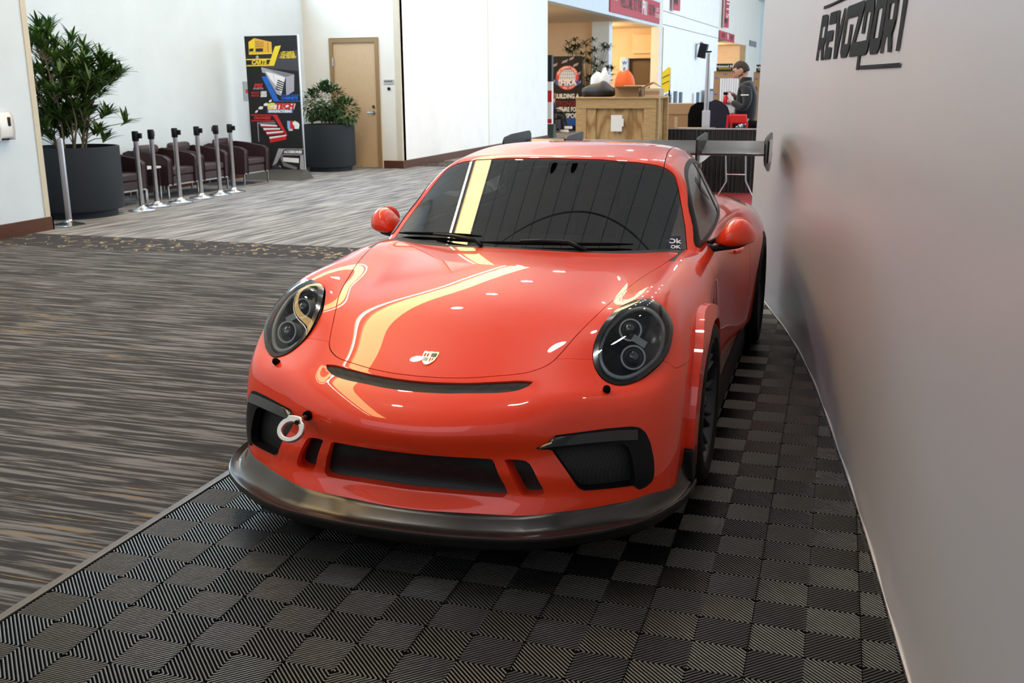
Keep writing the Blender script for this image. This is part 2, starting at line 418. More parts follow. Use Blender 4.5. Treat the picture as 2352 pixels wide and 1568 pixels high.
duct_poly=smooth_poly([(.345,.389),(.408,.385),(.430,.367),(.455,.321),(.475,.276),(.464,.262),(.415,.257),(.394,.268),(.372,.32),(.352,.37)],4)
def front_phi(poly):return lambda V:np.where(V[:,1]<-.7,sdist(V[:,[0,2]],poly),-.3)
def sproj(V):return np.stack([V[:,0]*.83+V[:,1]*.56,V[:,2]],1)
intake3=np.array([(0.500,-0.922,0.471),(0.495,-0.927,0.454),(0.475,-0.939,0.437),(0.448,-0.954,0.430),(0.452,-0.952,0.426),(0.495,-0.928,0.422),(0.540,-0.918,0.353),(0.574,-0.909,0.298),(0.586,-0.902,0.281),(0.601,-0.894,0.272),(0.674,-0.851,0.271),(0.755,-0.798,0.272),(0.769,-0.788,0.253),(0.791,-0.767,0.257),(0.810,-0.744,0.272),(0.815,-0.736,0.298),(0.812,-0.737,0.354),(0.799,-0.741,0.414),(0.783,-0.749,0.453),(0.764,-0.759,0.472),(0.738,-0.777,0.479),(0.665,-0.824,0.480),(0.578,-0.876,0.475)])
intake_poly=sproj(intake3)
mesh3=np.array([(0.495,-0.928,0.420),(0.608,-0.863,0.426),(0.708,-0.805,0.426),(0.729,-0.794,0.413),(0.743,-0.792,0.381),(0.759,-0.796,0.293),(0.757,-0.795,0.275),(0.674,-0.851,0.273),(0.601,-0.894,0.274),(0.574,-0.909,0.298),(.54,-.918,.353)])
meshp=sproj(mesh3)
def intake_phi(poly):return lambda V:np.where((V[:,1]<-.45)&(V[:,0]>.35),sdist(sproj(V),poly),-.3)
FA=(0.0,.345,.358);RA=(2.457,.35,.372)
def arch_phi(V,A):return np.where(V[:,0]>.5,A[2]-np.hypot(V[:,1]-A[0],V[:,2]-A[1]),-.3)
def bottom_z(V):
    y=V[:,1];return np.where(y<.2,.182+.03*np.clip((V[:,0]-.4)/.4,0,1)+.0*y,np.where(y<2.3,.235,.26))
def ghost_phi(V):return np.maximum(GH(V),.80-V[:,2])
def seam_y(V):return -.704+(V[:,0]-.449)*.40
car=thing('sports_car','glossy coral red rear-engined sports car with black front lip and tall black rear wing','car')
PA=MT['paint']
allc=[lamp_phi,front_phi(main_poly),front_phi(duct_poly),intake_phi(intake_poly),slot_phi]
g2=.0016
shell=clip(body,body.V[:,2]-bottom_z(body.V))
shell=clip(shell,ghost_phi(shell.V))
shell=clip(shell,-arch_phi(shell.V,FA));shell=clip(shell,-arch_phi(shell.V,RA))
shell=clip(shell,-hood_phi(shell.V)-g2)
lamp_in=clip(shell,lamp_phi(shell.V));shell=clip(shell,-lamp_phi(shell.V)-.001)
holes={}
for nm,ph in (('main',front_phi(main_poly)),('duct',front_phi(duct_poly)),('intake',intake_phi(intake_poly)),('slot',slot_phi)):
    holes[nm]=clip(shell,ph(shell.V));shell=clip(shell,-ph(shell.V))
# cowl region behind the hood, in front of the glass
V=shell.V
cowl_f=lambda V:np.where((V[:,2]>.8)&(V[:,1]<.8),np.minimum(np.minimum(.722-V[:,0],V[:,1]-.22),.60-V[:,1]),-.3)
shell_cowl=clip(shell,cowl_f(V));shell=clip(shell,-cowl_f(V))
V=shell.V
def bump_phi(V):return np.maximum(seam_y(V)-V[:,1],np.minimum(.632-V[:,2],-.1-V[:,1]))
bumper=clip(shell,bump_phi(V)-g2/2);rest=clip(shell,-bump_phi(V)-g2/2)
door_y=lambda V:V[:,1]-(.505+np.clip((V[:,2]-.5)*.12,-.1,.1))
fender=clip(rest,-door_y(rest.V)-g2);rest=clip(rest,door_y(rest.V)-g2)
dr=lambda V:1.74+np.clip((.9-V[:,2])*.25,-.1,.1)-V[:,1]
door=clip(rest,dr(rest.V)-g2);quarter=clip(rest,-dr(rest.V)-g2)
sel_mid=lambda p:p[0]>.004
both=lambda s:join(s,mirror(s))
put(both(with_rim(bumper,.02,sel=lambda p:p[0]>.001)),'front_bumper',PA,car)
for s in (1,-1):
    f=(lambda q:q) if s==1 else mirror
    put(f(with_rim(fender,.012)),'front_fender',PA,car)
    put(f(with_rim(door,.012)),'door',PA,car)
    put(f(with_rim(quarter,.012,sel=lambda p:p[0]>.004)),'rear_quarter_panel',PA,car)
put(both(shell_cowl),'cowl_panel',MT['black_satin'],car)
# hood: own regular grid dropped onto the surface
def vgrid(x0,x1,nx,y0,y1,ny,Fn,ztop,zbot):
    X,Y=np.meshgrid(np.linspace(x0,x1,nx),np.linspace(y0,y1,ny),indexing='ij');O=np.stack([X.ravel(),Y.ravel(),np.full(X.size,zbot)],1)
    P=shoot(Fn,O,np.tile([0,0,1.],(len(O),1)),ztop-zbot,n=36);return Sh(P,grad(Fn,P+np.array([1e-7,0,0])),[f[::-1] for f in grid_faces(nx,ny)])
hg=vgrid(-.76,.76,153,-.93,.52,150,FB,1.1,.42)
hood=clip(hg,hood_phi(hg.V)-g2);put(hood,'hood',PA,car,rim=.014)
# dark structure below the shut lines
dark=offs(clip(body,ghost_phi(body.V)+.02),-.016)
keep=np.minimum.reduce([-lamp_phi(dark.V)-.0,-arch_phi(dark.V,(FA[0],FA[1],FA[2]+.03)),-arch_phi(dark.V,(RA[0],RA[1],RA[2]+.03)),-front_phi(main_poly)(dark.V)-.005,-front_phi(duct_poly)(dark.V)-.005,-intake_phi(intake_poly)(dark.V)-.005,dark.V[:,2]-.2])
dark=clip(dark,keep);put(both(dark),'inner_structure',MT['black_matte'],car)
# openings: painted side walls and mesh at the back
def opening(hole,depth,direction,name_w,name_m,mw,mm,side=(1,)):
    h2=with_rim(hole,depth,direction=direction,sel=lambda p:p[0]>.001)
    wall=Sh(h2.V,h2.N,h2.F[len(hole.F):]);back=moved(hole,np.array(direction)*depth*.9)
    return wall,back
w,bk=opening(holes['main'],.045,(0,1,0),0,0,0,0);gm=put(both(bk),'lower_grille',MT['grille'],car);put(both(w),'grille_surround',PA,gm)
w,bk=opening(holes['slot'],.05,(0,.55,-.83),0,0,0,0);gm=put(both(moved(holes['slot'],(0,.004,-.007))),'bonnet_vent_mesh',MT['grille'],car);put(both(w),'vent_surround',PA,gm)
for s in (1,-1):
    f=(lambda q:q) if s==1 else mirror
    w,bk=opening(holes['duct'],.07,(0,1,0),0,0,0,0);d=put(f(bk),'side_duct_mesh',MT['grille'],car);put(f(w),'duct_surround',PA,d)
    it=holes['intake'];ph=intake_phi(meshp)(it.V)
    trim=clip(it,-ph);mh=clip(it,ph)
    t=put(f(with_rim(offs(trim,.0035),.03)),'intake_trim',MT['black_satin'],car)
    w,bk=opening(mh,.05,(-.3,.95,0),0,0,0,0);put(f(bk),'intake_mesh',MT['grille'],t);put(f(w),'intake_wall',MT['black_satin'],t)
    # horizontal winglet blade along the top of the opening
    top=[(0.452,-0.958,0.429),(0.50,-.933,.436),(0.60,-.878,.440),(0.70,-.822,.441),(0.76,-.782,.436)]
    top2=[(0.49,-.931,.455),(0.50,-.929,.466),(0.60,-.868,.472),(0.70,-.808,.473),(0.758,-.772,.468)]
    m=MB();n=len(top);out=np.array([.45,-.85,.2])*.016
    Vv=[np.array(p) for p in top]+[np.array(p)+out*np.array([1,1,1])*min(1,i*.8+.1) for i,p in enumerate(top)]+[np.array(p)+out*.5*min(1,i*.8+.1) for i,p in enumerate(top2)]+[np.array(p) for p in top2]
    Ff=[(a*n+i,a*n+i+1,(a+1)*n+i+1,(a+1)*n+i) for a in range(3) for i in range(n-1)]
    m.add([(v[0]*s,v[1],v[2]) for v in Vv],Ff);m.build('intake_blade',MT['black_gloss'],t,smooth=60)
# head lamps
for s in (1,-1):
    f=(lambda q:q) if s==1 else mirror
    li=lamp_in;ph=lamp_phi(li.V)
    bulge=lambda sh:Sh(sh.V+LN*(.004+.020*(1-(np.linalg.norm((sh.V-LC)-np.outer((sh.V-LC)@LN,LN),axis=1)/.19).clip(0,1)**2))[:,None],sh.N,sh.F)
    lens=bulge(li);lens=Sh(lens.V,lens.N,lens.F)
    rad=li.V-LC;rad=rad-np.outer(rad@LN,LN);nn=li.N+rad*1.5;lens=Sh(lens.V,nn/np.linalg.norm(nn,axis=1)[:,None],lens.F)
    phl=lamp_phi(li.V)
    band=clip(lens,.017-phl);clear=clip(lens,phl-.017)
    hl=put(f(clear),'headlamp',MT['glass_lamp'],car)
    put(f(with_rim(band,.012)),'lamp_rim',MT['black_gloss'],hl)
    ctr=LC-LN*.02
    bowl=[];
    base2=lamp_poly
    mm=MB();K=len(base2);rings=[(1.0,.0),(.97,-.035),(.90,-.06),(.55,-.075),(.02,-.08)]
    for sc,dd in rings:
        for q in base2:
            # follow surface height along LN
            mm.V.append(tuple(LC+L1*q[0]*sc+L2*q[1]*sc+LN*(dd)))
    # drop ring 0 onto lens edge
    edge=[];
    for k,q in enumerate(base2):
        dist=((li.V@L1-(LC@L1)-q[0])**2+(li.V@L2-(LC@L2)-q[1])**2);j=int(dist.argmin());edge.append(li.V[j])
        for r_,(sc,dd) in enumerate(rings):
            hgt=(li.V[j]-LC)@LN
            mm.V[r_*K+k]=tuple(np.array(mm.V[r_*K+k])+LN*hgt*max(0,(1-abs(dd)*9)))
    for r_ in range(len(rings)-1):
        for k in range(K):mm.F.append((r_*K+k,r_*K+(k+1)%K,(r_+1)*K+(k+1)%K,(r_+1)*K+k))
    mm.V=[(v[0]*s,v[1],v[2]) for v in mm.V];mm.mi=[0]*len(mm.F)
    mm.build('lamp_bowl',MT['lamp_inner'],hl,smooth=50)
    # light guide ring
    ring=[];
    for k in range(K):
        q=base2[k]*.80;e=np.array(edge[k]);hgt=(e-LC)@LN;ring.append(LC+L1*q[0]+L2*q[1]+LN*(hgt*.75-.016))
    MB().tube([(p[0]*s,p[1],p[2]) for p in ring],.0085,8,closed=True).build('light_guide',MT['drl'],hl,smooth=60)
    for (a,b_,r) in ((.012,.055,.040),(-.005,-.062,.043)):
        c=LC+L1*a+L2*b_-LN*.035;ax=Vector((.12,-.93,.34)).normalized();ax=Vector((ax.x*s,ax.y,ax.z))
        M=Matrix.Translation(Vector((c[0]*s,c[1],c[2])))@ax.to_track_quat('Z','Y').to_matrix().to_4x4()
        MB().lathe([(r*.99,-.03),(r*1.08,0),(r*1.05,.014),(r*.9,.014),(r*.86,.0)],n=28).build('projector_bezel',MT['drl'],hl,smooth=40,M=M)
        MB().lathe([(r*.86,0),(r*.80,.012),(r*.6,.024),(r*.3,.031),(0,.033)],n=28).build('projector_lens',mat('projector_glass',(.03,.035,.04),.04,coat=1,spec=1),hl,smooth=60,M=M)
        for k in range(3):
            M2=M@Matrix.Translation((-.9*r,0,0));
    # small bar between the projectors
    c=LC+L1*.03+L2*0-LN*.025;MB().box(-.028,.028,-.004,.004,-.012,.012,Matrix.Translation(Vector((c[0]*s,c[1],c[2])))@Matrix.Rotation(.5*s,4,'Y')).build('lamp_bar',MT['drl'],hl)
    # washer cap
    MB().lathe([(.0,.012),(.008,.011),(.013,.004),(.014,-.02)],c=(0,0,0),n=16).build('washer_cap',MT['black_matte'],car,smooth=50,M=Matrix.Translation((.648*s,-.768,.604))@Vector((.2*s,-.7,.7)).to_track_quat('Z','Y').to_matrix().to_4x4())
# flared arches: overlay bands standing off the body
def flare(A,ys,r_in,r_out,lift,name):
    b2=clip(body,ghost_phi(body.V));V=b2.V;r=np.hypot(V[:,1]-A[0],V[:,2]-A[1]);th=np.arctan2(V[:,2]-A[1],-(V[:,1]-A[0]))
    ro=r_out(th);ok=np.minimum.reduce([r-r_in,ro-r,V[:,0]-.6,V[:,2]-.19])
    fl=clip(b2,ok);V=fl.V;r=np.hypot(V[:,1]-A[0],V[:,2]-A[1]);L=lift
    flo=Sh(V+np.array([1,0,0])*L+fl.N*.002,fl.N,fl.F)
    flo=with_rim(flo,L+.012,direction=(-1,0,0))
    for s in (1,-1):
        put(flo if s==1 else mirror(flo),name,PA,car)
flare(FA,0,.350,lambda t:np.interp(t,[-1.6,-.3,.2,.7,1.57,2.4,3.3],[.455,.455,.46,.445,.412,.392,.385]),.030,'wheel_arch_flare')
# wheel wells
for s in (1,-1):
    for A,w0 in ((FA,.50),(RA,.55)):
        MB().lathe([(.02,-.36),(A[2]+.03,-.36),(A[2]+.035,-.012)],c=(0,0,0),n=40,axis='x').build('wheel_well',MT['black_matte'],car,M=Matrix.Translation((s*(.89 if A is FA else .93),A[0],A[1]))@Matrix.Scale(s,4,(1,0,0)))
# greenhouse
AG=np.linspace(0,90,80);BG=np.linspace(-8,90,100)
gh=fan(GH,1.45,.85,np.radians(AG),np.arange(1.47,3.45,.035),np.radians(BG),2.6)
gh=clip(gh,FB(gh.V)+.004)
wsx=[(0,.70),(.80,.70),(.742,.86),(.729,.883),(.701,.971),(.667,1.053),(.632,1.135),(.606,1.185),(.585,1.205),(.555,1.222),(.507,1.236),(.415,1.250),(.24,1.263),(0,1.268)]
wsp=np.array(wsx+[(-x,z) for x,z in wsx[-2:0:-1]])
ws_phi=lambda V:np.where(V[:,1]<1.12,sdist(V[:,[0,2]],wsp),-.3)
swp=smooth_poly([(.60,.895),(.71,.982),(.83,1.078),(.97,1.154),(1.10,1.198),(1.25,1.222),(1.42,1.232),(1.6,1.226),(1.8,1.195),(2.0,1.13),(2.10,1.06),(2.14,1.0),(2.05,.962),(1.75,.942),(1.45,.928),(1.08,.908),(.68,.893)],4)
sw_phi=lambda V:np.where(V[:,0]>.40,sdist(V[:,[1,2]],swp),-.3)
V=gh.V
ws=clip(gh,ws_phi(V)-.002);gb=clip(gh,-ws_phi(V)-.002)
sw=clip(gb,sw_phi(gb.V));gb=clip(gb,-sw_phi(gb.V))
rs=lambda V:np.interp(V[:,1],[.9,1.264,1.6,2.0,2.6,3.4],[.553,.515,.495,.46,.40,.36])-V[:,0]
rear_glass=clip(gb,np.minimum(np.minimum(rs(gb.V)-.03,V_y:=gb.V[:,1]-1.98),2.75-gb.V[:,1]))
rp=clip(gb,rs(gb.V)-.002);rp=clip(rp,-np.minimum(np.minimum(rs(rp.V)-.03,rp.V[:,1]-1.98),2.75-rp.V[:,1]))
sf=clip(gb,-rs(gb.V)-.002)
put(both(with_rim(rp,.01,sel=sel_mid)),'roof_panel',PA,car)
put(both(rear_glass),'rear_window',MT['black_gloss'],car)
for s in (1,-1):
    f=(lambda q:q) if s==1 else mirror
    put(f(with_rim(sf,.012)),'side_frame',PA,car)
    fr=clip(sw,.020-sw_phi(sw.V));gl=clip(sw,sw_phi(sw.V)-.020)
    wnd=put(f(clip(gl,np.maximum(1.50-gl.V[:,1],-1))),'side_window',MT['glass_side'],car)
    put(f(clip(gl,gl.V[:,1]-1.57)),'quarter_window',MT['glass_side'],car)
    put(f(with_rim(join(offs(fr,.003),clip(clip(offs(gl,.002),gl.V[:,1]-1.50),1.57-clip(offs(gl,.002),gl.V[:,1]-1.50).V[:,1])),.008)),'window_seal',MT['black_satin'],car)
bw=clip(ws,.028-ws_phi(ws.V));cw=clip(ws,ws_phi(ws.V)-.0)
wso=put(both(cw),'windshield',MT['glass_ws'],car)
dk=offs(ws,-.02);put(both(Sh(dk.V,dk.N,clip(Sh(dk.V,dk.N,dk.F),.03-np.where(ws_phi(ws.V)>0,ws_phi(ws.V),0)).F) if False else clip(offs(ws,-.006),np.minimum(.016-ws_phi(ws.V),ws.V[:,2]-.8))),'glass_frit',MT['black_matte'],wso)
inner=clip(offs(gh,-.03),-np.maximum(ws_phi(gh.V)+.01,sw_phi(gh.V)+.01));put(both(inner),'headliner',MT['interior'],car)
# seam filler under roof gaps handled by headliner
# wipers
def wiper(x0,y0,pts,blade):
    m=MB();m.tube(pts,[.011,.010,.008,.006],8).build('wiper_arm',MT['black_satin'],car,smooth=50)
    a=[Vector(p) for p in blade];MB().tube(a,[.003]+[.0075]*(len(a)-2)+[.003],8).build('wiper_blade',MT['black_matte'],car,smooth=50)
def onws(x,z,o=.015):
    y=float(wsy(x,z));n=np.array([-x,-1,1.56]);n/=np.linalg.norm(n);return (x,y+n[1]*o,z+n[2]*o)
wiper(0,0,[(-.19,.33,.905),onws(-.22,.905,.03),onws(-.36,.912,.03),onws(-.47,.915,.022)],[onws(x,.893+.030*math.sin((x+.74)*3.0)+.004,.018) for x in np.linspace(-.70,-.20,8)])
wiper(0,0,[(.30,.36,.90),onws(.22,.910,.03),onws(.10,.914,.03),onws(0,.915,.022)],[onws(x,.905+.006*math.sin((x+.2)*4),.018) for x in np.linspace(-.20,.50,8)])
# mirror sticker and small windscreen strip
def decal(pts,o=.004,name='sticker',m=None,par=None):
    return mesh_obj(name,[onws(x,z,o) for x,z in pts],[tuple(range(len(pts)))],m,par)
st=decal([(.645,.882),(.700,.882),(.690,.94),(.640,.94)],.004,'windscreen_sticker',mat('sticker_navy',(.01,.012,.05),.4),wso)
# interior
MB().prism([(.45,.60),(.62,.86),(.80,.90),(1.0,.86),(1.06,.78),(1.06,.5),(.45,.5)],-.62,.62,'x').build('dashboard',MT['interior'],car,bevel=.02)
MB().tube([Vector((.36,1.12,.83))+Matrix.Rotation(math.radians(-25),3,'X')@Vector((.18*math.cos(t),0,.18*math.sin(t))) for t in np.linspace(0,2*math.pi,33)[:-1]],.016,10,closed=True).build('steering_wheel',MT['black_satin'],car,smooth=60)
MB().lathe([(0,-.02),(.05,-.02),(.055,.02),(0,.03)],n=18,axis='y').box(-.17,.17,-.012,.012,-.016,.016).box(-.015,.015,-.012,.012,-.17,0).build('steering_hub',MT['black_satin'],car,M=Matrix.Translation((.36,1.12,.83))@Matrix.Rotation(math.radians(-25),4,'X'))
for s in (1,-1):
    st_=MB().prism([(1.45,.42),(1.48,.56),(1.9,.52),(2.08,1.0),(2.05,1.12),(1.98,1.12),(1.86,.70),(1.9,.4)],.36*s-.22,.36*s+.22,'x').build('front_seat',MT['seat'],car,bevel=.03)
MB().box(-.60,.60,.6,2.6,.24,.30).build('cabin_floor',MT['interior'],car)
MB().tube([(-.55,2.05,.6),(-.55,2.0,1.1),(-.40,1.98,1.16),(.40,1.98,1.16),(.55,2.0,1.1),(.55,2.05,.6)],.02,8).build('roll_hoop',MT['black_satin'],car,smooth=60)
MB().box(-.10,.10,.985,1.005,1.165,1.215).box(-.01,.01,.96,.99,1.20,1.235).build('interior_mirror',MT['black_satin'],car,bevel=.008)
# front lip splitter
Bc=[(0,-1.036,.182),(.2,-1.028,.184),(.38,-1.0,.188),(.449,-.980,.192),(.533,-.940,.200),(.632,-.875,.204),(.724,-.820,.212),(.80,-.755,.222),(.845,-.66,.235),(.868,-.56,.25),(.885,-.44,.26)]
Ec=[(0,-1.185,.176),(.2,-1.178,.177),(.386,-1.15,.178),(.463,-1.128,.178),(.539,-1.10,.180),(.625,-1.052,.184),(.72,-.985,.187),(.815,-.885,.189),(.885,-.745,.189),(.921,-.60,.184),(.932,-.45,.178)]
Bs=smooth_poly(Bc,8,False);Es=smooth_poly(Ec,8,False)
Bs=np.vstack([Bs,Bc[-1]]);Es=np.vstack([Es,Ec[-1]])
sec=[(-.12,.012),(.0,.006),(.10,-.003),(.25,-.026),(.45,-.038),(.65,-.032),(.82,-.014),(.93,-.001),(.985,.000),(1.0,-.006),(.985,-.016),(.90,-.026),(.86,-.048),(.5,-.085),(0,-.10),(-.5,-.09)]
m=MB();n=len(sec)
for b_,e_ in zip(Bs,Es):
    for t,dz in sec:
        p=b_*(1-t)+e_*t;zz=b_[2]*(1-np.clip(t,0,1))+e_[2]*np.clip(t,0,1);m.V.append((p[0],p[1],zz+dz))
K=len(Bs);m.F=[(i*n+k,i*n+k+1,(i+1)*n+k+1,(i+1)*n+k) for i in range(K-1) for k in range(n-1)]+[tuple((K-1)*n+k for k in range(n))]
V0=list(m.V);m.V+=[(-x,y,z) for x,y,z in V0];q=len(V0);m.F+=[tuple(i+q for i in f[::-1]) for f in list(m.F)]
m.mi=[0]*len(m.F);lip=m.build('front_lip_spoiler',MT['lip'],car,smooth=50)
for s in (1,-1):
    MB().box(.855,.918,-.47,-.365,.16,.30,Matrix.Scale(s,4,(1,0,0))).build('lip_end_plate',MT['black_satin'],car,bevel=.01)
    # black sill skirts
    MB().prism([(.36,.10),(.40,.235),(.50,.245),(2.0,.245),(2.12,.26),(2.10,.10)],.845,.895,'x').build('side_skirt',MT['black_satin'],car,bevel=.012,M=Matrix.Scale(s,4,(1,0,0)))
MB().prism([(-.45,-.93),(.45,-.93),(.70,-.74),(.72,-.45),(.60,-.40),(.60,.42),(.84,.45),(.84,2.05),(.60,2.08),(.60,2.85),(.75,2.9),(.70,3.35),(-.70,3.35),(-.75,2.9),(-.60,2.85),(-.60,2.08),(-.84,2.05),(-.84,.45),(-.60,.42),(-.60,-.40),(-.72,-.45),(-.70,-.74)],.13,.20,'z').build('underbody',MT['black_matte'],car)
# tow hook
M=Matrix.Translation((-.402,-.985,.475))
hook=MB().tube([(0,0,0),(0,-.075,0)],.009,12).build('tow_eye_shaft',MT['black_gloss'],car,smooth=40,M=M)
ringp=[(.050*math.cos(t),0,.040*math.sin(t)) for t in np.linspace(0,2*math.pi,41)[:-1]]
m=MB();n=8
outer=[(.052*math.cos(t)*(1.0),.043*math.sin(t)) for t in np.linspace(0,2*math.pi,49)[:-1]];inn=[(.034*math.cos(t),.026*math.sin(t)-.002) for t in np.linspace(0,2*math.pi,49)[:-1]]
outer=[(x,z if z<.028 else .028+(z-.028)*.4+(.012 if abs(x)<.028 else 0)) for x,z in outer]
K=len(outer)
for yy in (-.007,.007):
    m.V+=[(x,yy,z) for x,z in outer];m.V+=[(x,yy,z) for x,z in inn]
for k in range(K):
    j=(k+1)%K;m.F+=[(k,j,K+j,K+k),(2*K+k,3*K+k,3*K+j,2*K+j),(k,2*K+k,2*K+j,j),(K+k,K+j,3*K+j,3*K+k)]
m.mi=[0]*len(m.F)
m.build('tow_ring',MT['silver'],hook,bevel=.003,M=Matrix.Translation((-.425,-1.060,.447))@Matrix.Scale(1.12,4)@Matrix.Rotation(math.radians(-12),4,'Z')@Matrix.Rotation(math.radians(-38),4,'X'))
MB().lathe([(.018,.0),(.018,.012),(0,.012)],n=18,axis='y').build('tow_eye_socket',MT['black_matte'],hook,M=Matrix.Translation((-.402,-.985,.475)))
# bonnet crest
def crest():
    sh=[(-.028,.032),(-.012,.030),(0,.034),(.012,.030),(.028,.032),(.027,0),(.019,-.022),(0,-.038),(-.019,-.022),(-.027,0)]
    n=np.array([0,-.431,.902]);u=np.array([1,0,0]);v=np.cross(n,u);c=np.array([0,-.794,.672])
    def P(a,b,o):
        p=c+u*a+v*b+n*.1;q=shoot(lambda X:-FB(X),p[None],-n[None],.2)[0];return tuple(q+n*o)
    gold=mat('gold_badge',(.80,.58,.22),.22,metal=.9)
    def plate(poly,o,name,m,par,th=.003):
        mb=MB();K=len(poly);cx,cy=np.mean(poly,0)
        mb.V=[P(a,b,o) for a,b in poly]+[P(a,b,-.002) for a,b in poly]+[P(cx,cy,o)];mb.F=[(k,(k+1)%K,2*K) for k in range(K)]+[(k,K+k,K+(k+1)%K,(k+1)%K) for k in range(K)];mb.mi=[0]*len(mb.F)
        return mb.build(name,m,par)
    b=plate([(x*1.0,y*1.0) for x,y in smooth_poly(sh,3)],.0035,'bonnet_crest',gold,car)
    red=mat('badge_red',(.45,.02,.02),.3);bk=MT['black_gloss']
    for (x0,x1,y0,y1,mm) in ((.003,.024,.004,.024,bk),(-.024,-.003,-.018,.0,bk),(-.024,-.017,.004,.022,red),(-.012,-.006,.004,.022,red),(.004,.009,-.022,.0,red),(.013,.018,-.016,.0,red)):
        plate([(x0,y0),(x1,y0),(x1,y1),(x0,y1)],.0045,'crest_field',mm,b)
crest()
# door mirrors
def mirror_h(s):
    prof=[]  # cross sections along x
    st=[(.818,.895,.880,.030,.014),(.836,.878,.890,.060,.034),(.860,.866,.900,.085,.060),(.890,.866,.908,.095,.080),(.920,.872,.912,.098,.088),(.950,.882,.913,.095,.084),(.978,.895,.912,.080,.068),(.998,.908,.908,.055,.044),(1.008,.918,.905,.018,.015)]
    V=[];n=28
    for x,y,z,ry,rz in st:
        for k in range(n):
            t=2*math.pi*k/n;cy,cz=math.cos(t),math.sin(t)
            yy=-ry*abs(cy)**.9 if cy<0 else ry*.45*abs(cy)**.5
            zz=rz*np.sign(cz)*abs(cz)**.85*(1.0 if cz>0 else .52);V.append((x*s,y+yy,z+zz))
    F=[(i*n+k,i*n+(k+1)%n,(i+1)*n+(k+1)%n,(i+1)*n+k) for i in range(len(st)-1) for k in range(n)]+[tuple(range(n)),tuple((len(st)-1)*n+k for k in range(n))]
    h=mesh_obj('door_mirror',V,F,PA,car,smooth=True);sb=h.modifiers.new('sub','SUBSURF');sb.levels=1;sb.render_levels=2
    m=MB();m.tube([(.793*s,.80,.865),(.82*s,.79,.862),(.86*s,.82,.866),(.93*s,.86,.872),(.995*s,.90,.893)],[.020,.017,.017,.017,.009],10);m.build('mirror_foot',MT['black_satin'],h,smooth=50)
    MB().tube([(.792*s,.82,.880),(.815*s,.86,.890),(.835*s,.88,.90)],[.016,.012,.012],10).build('mirror_stalk',MT['black_satin'],h,smooth=50)
    g=MB();K=20;g.V=[(.925*s+.066*math.cos(t),.925,.945+.055*math.sin(t)) for t in np.linspace(0,2*math.pi,K+1)[:-1]];g.F=[tuple(range(K))];g.mi=[0];g.build('mirror_glass',MT['chrome'],h)
for s in (1,-1):
    mirror_h(s)
    # door handle
    hb=MB().tube([(.868*s,1.38,.755),(.890*s,1.42,.757),(.895*s,1.50,.755),(.874*s,1.56,.750)],[.012,.014,.014,.010],10).build('door_handle',PA,car,smooth=60)
# wheels
def wheel(x,y,r,w,s):
    t=MB();hw=w/2;r-=.0035
    t.lathe([(r*.74,-hw*.86),(r*.80,-hw),(r*.93,-hw*1.0),(r*.985,-hw*.88),(r,-hw*.70),(r,hw*.70),(r*.985,hw*.88),(r*.93,hw),(r*.80,hw),(r*.74,hw*.86)],n=64,axis='x',cap=False)
    M=Matrix.Translation((x,y,r+.0075))@Matrix.Scale(s,4,(1,0,0))
    for g in (-.35,0,.35):pass
    to=t.build('wheel',MT['rubber'],car,smooth=40,M=M)
    rr=r*.745
    MB().lathe([(rr,-hw*.86),(rr*.93,-hw*.7),(rr*.90,hw*.3),(rr*.93,hw*.80),(rr*.985,hw*.93),(rr*1.02,hw*.90),(rr*1.02,hw*.80)],n=64,axis='x',cap=False).build('rim',MT['rim'],to,smooth=40,M=M)
    sp=MB()
    for k in range(10):
        a=2*math.pi*k/10
        for dl in (-.07,.07):
            R=Matrix.Rotation(a+dl*.6,4,'X');P=[R@Vector((hw*.52,.04,0)),R@Vector((hw*.45,rr*.45,0)),R@Matrix.Rotation(dl,4,'X')@Vector((hw*.76,rr*.94,0))]
            sp.tube(P,[.014,.012,.011],6)
    sp.lathe([(.075,0),(.075,hw*.5),(.06,hw*.62),(.03,hw*.66),(0,hw*.66)],n=24,axis='x')
    sp.build('spokes',MT['rim'],to,smooth=40,M=M)
    MB().lathe([(.06,-.02),(.19,-.02),(.19,.012),(.06,.012)],n=40,axis='x',cap=False).build('brake_disc',MT['steel'],to,smooth=30,M=M)
    MB().lathe([(.028,hw*.60),(.028,hw*.78),(.018,hw*.82),(0,hw*.82)],n=12,axis='x').build('centre_lock_nut',MT['black_gloss'],to,smooth=30,M=M)
for s in (1,-1):
    wheel(s*(.928-.1225),0,.342,.245,s);wheel(s*(.958-.155),2.457,.355,.31,s)
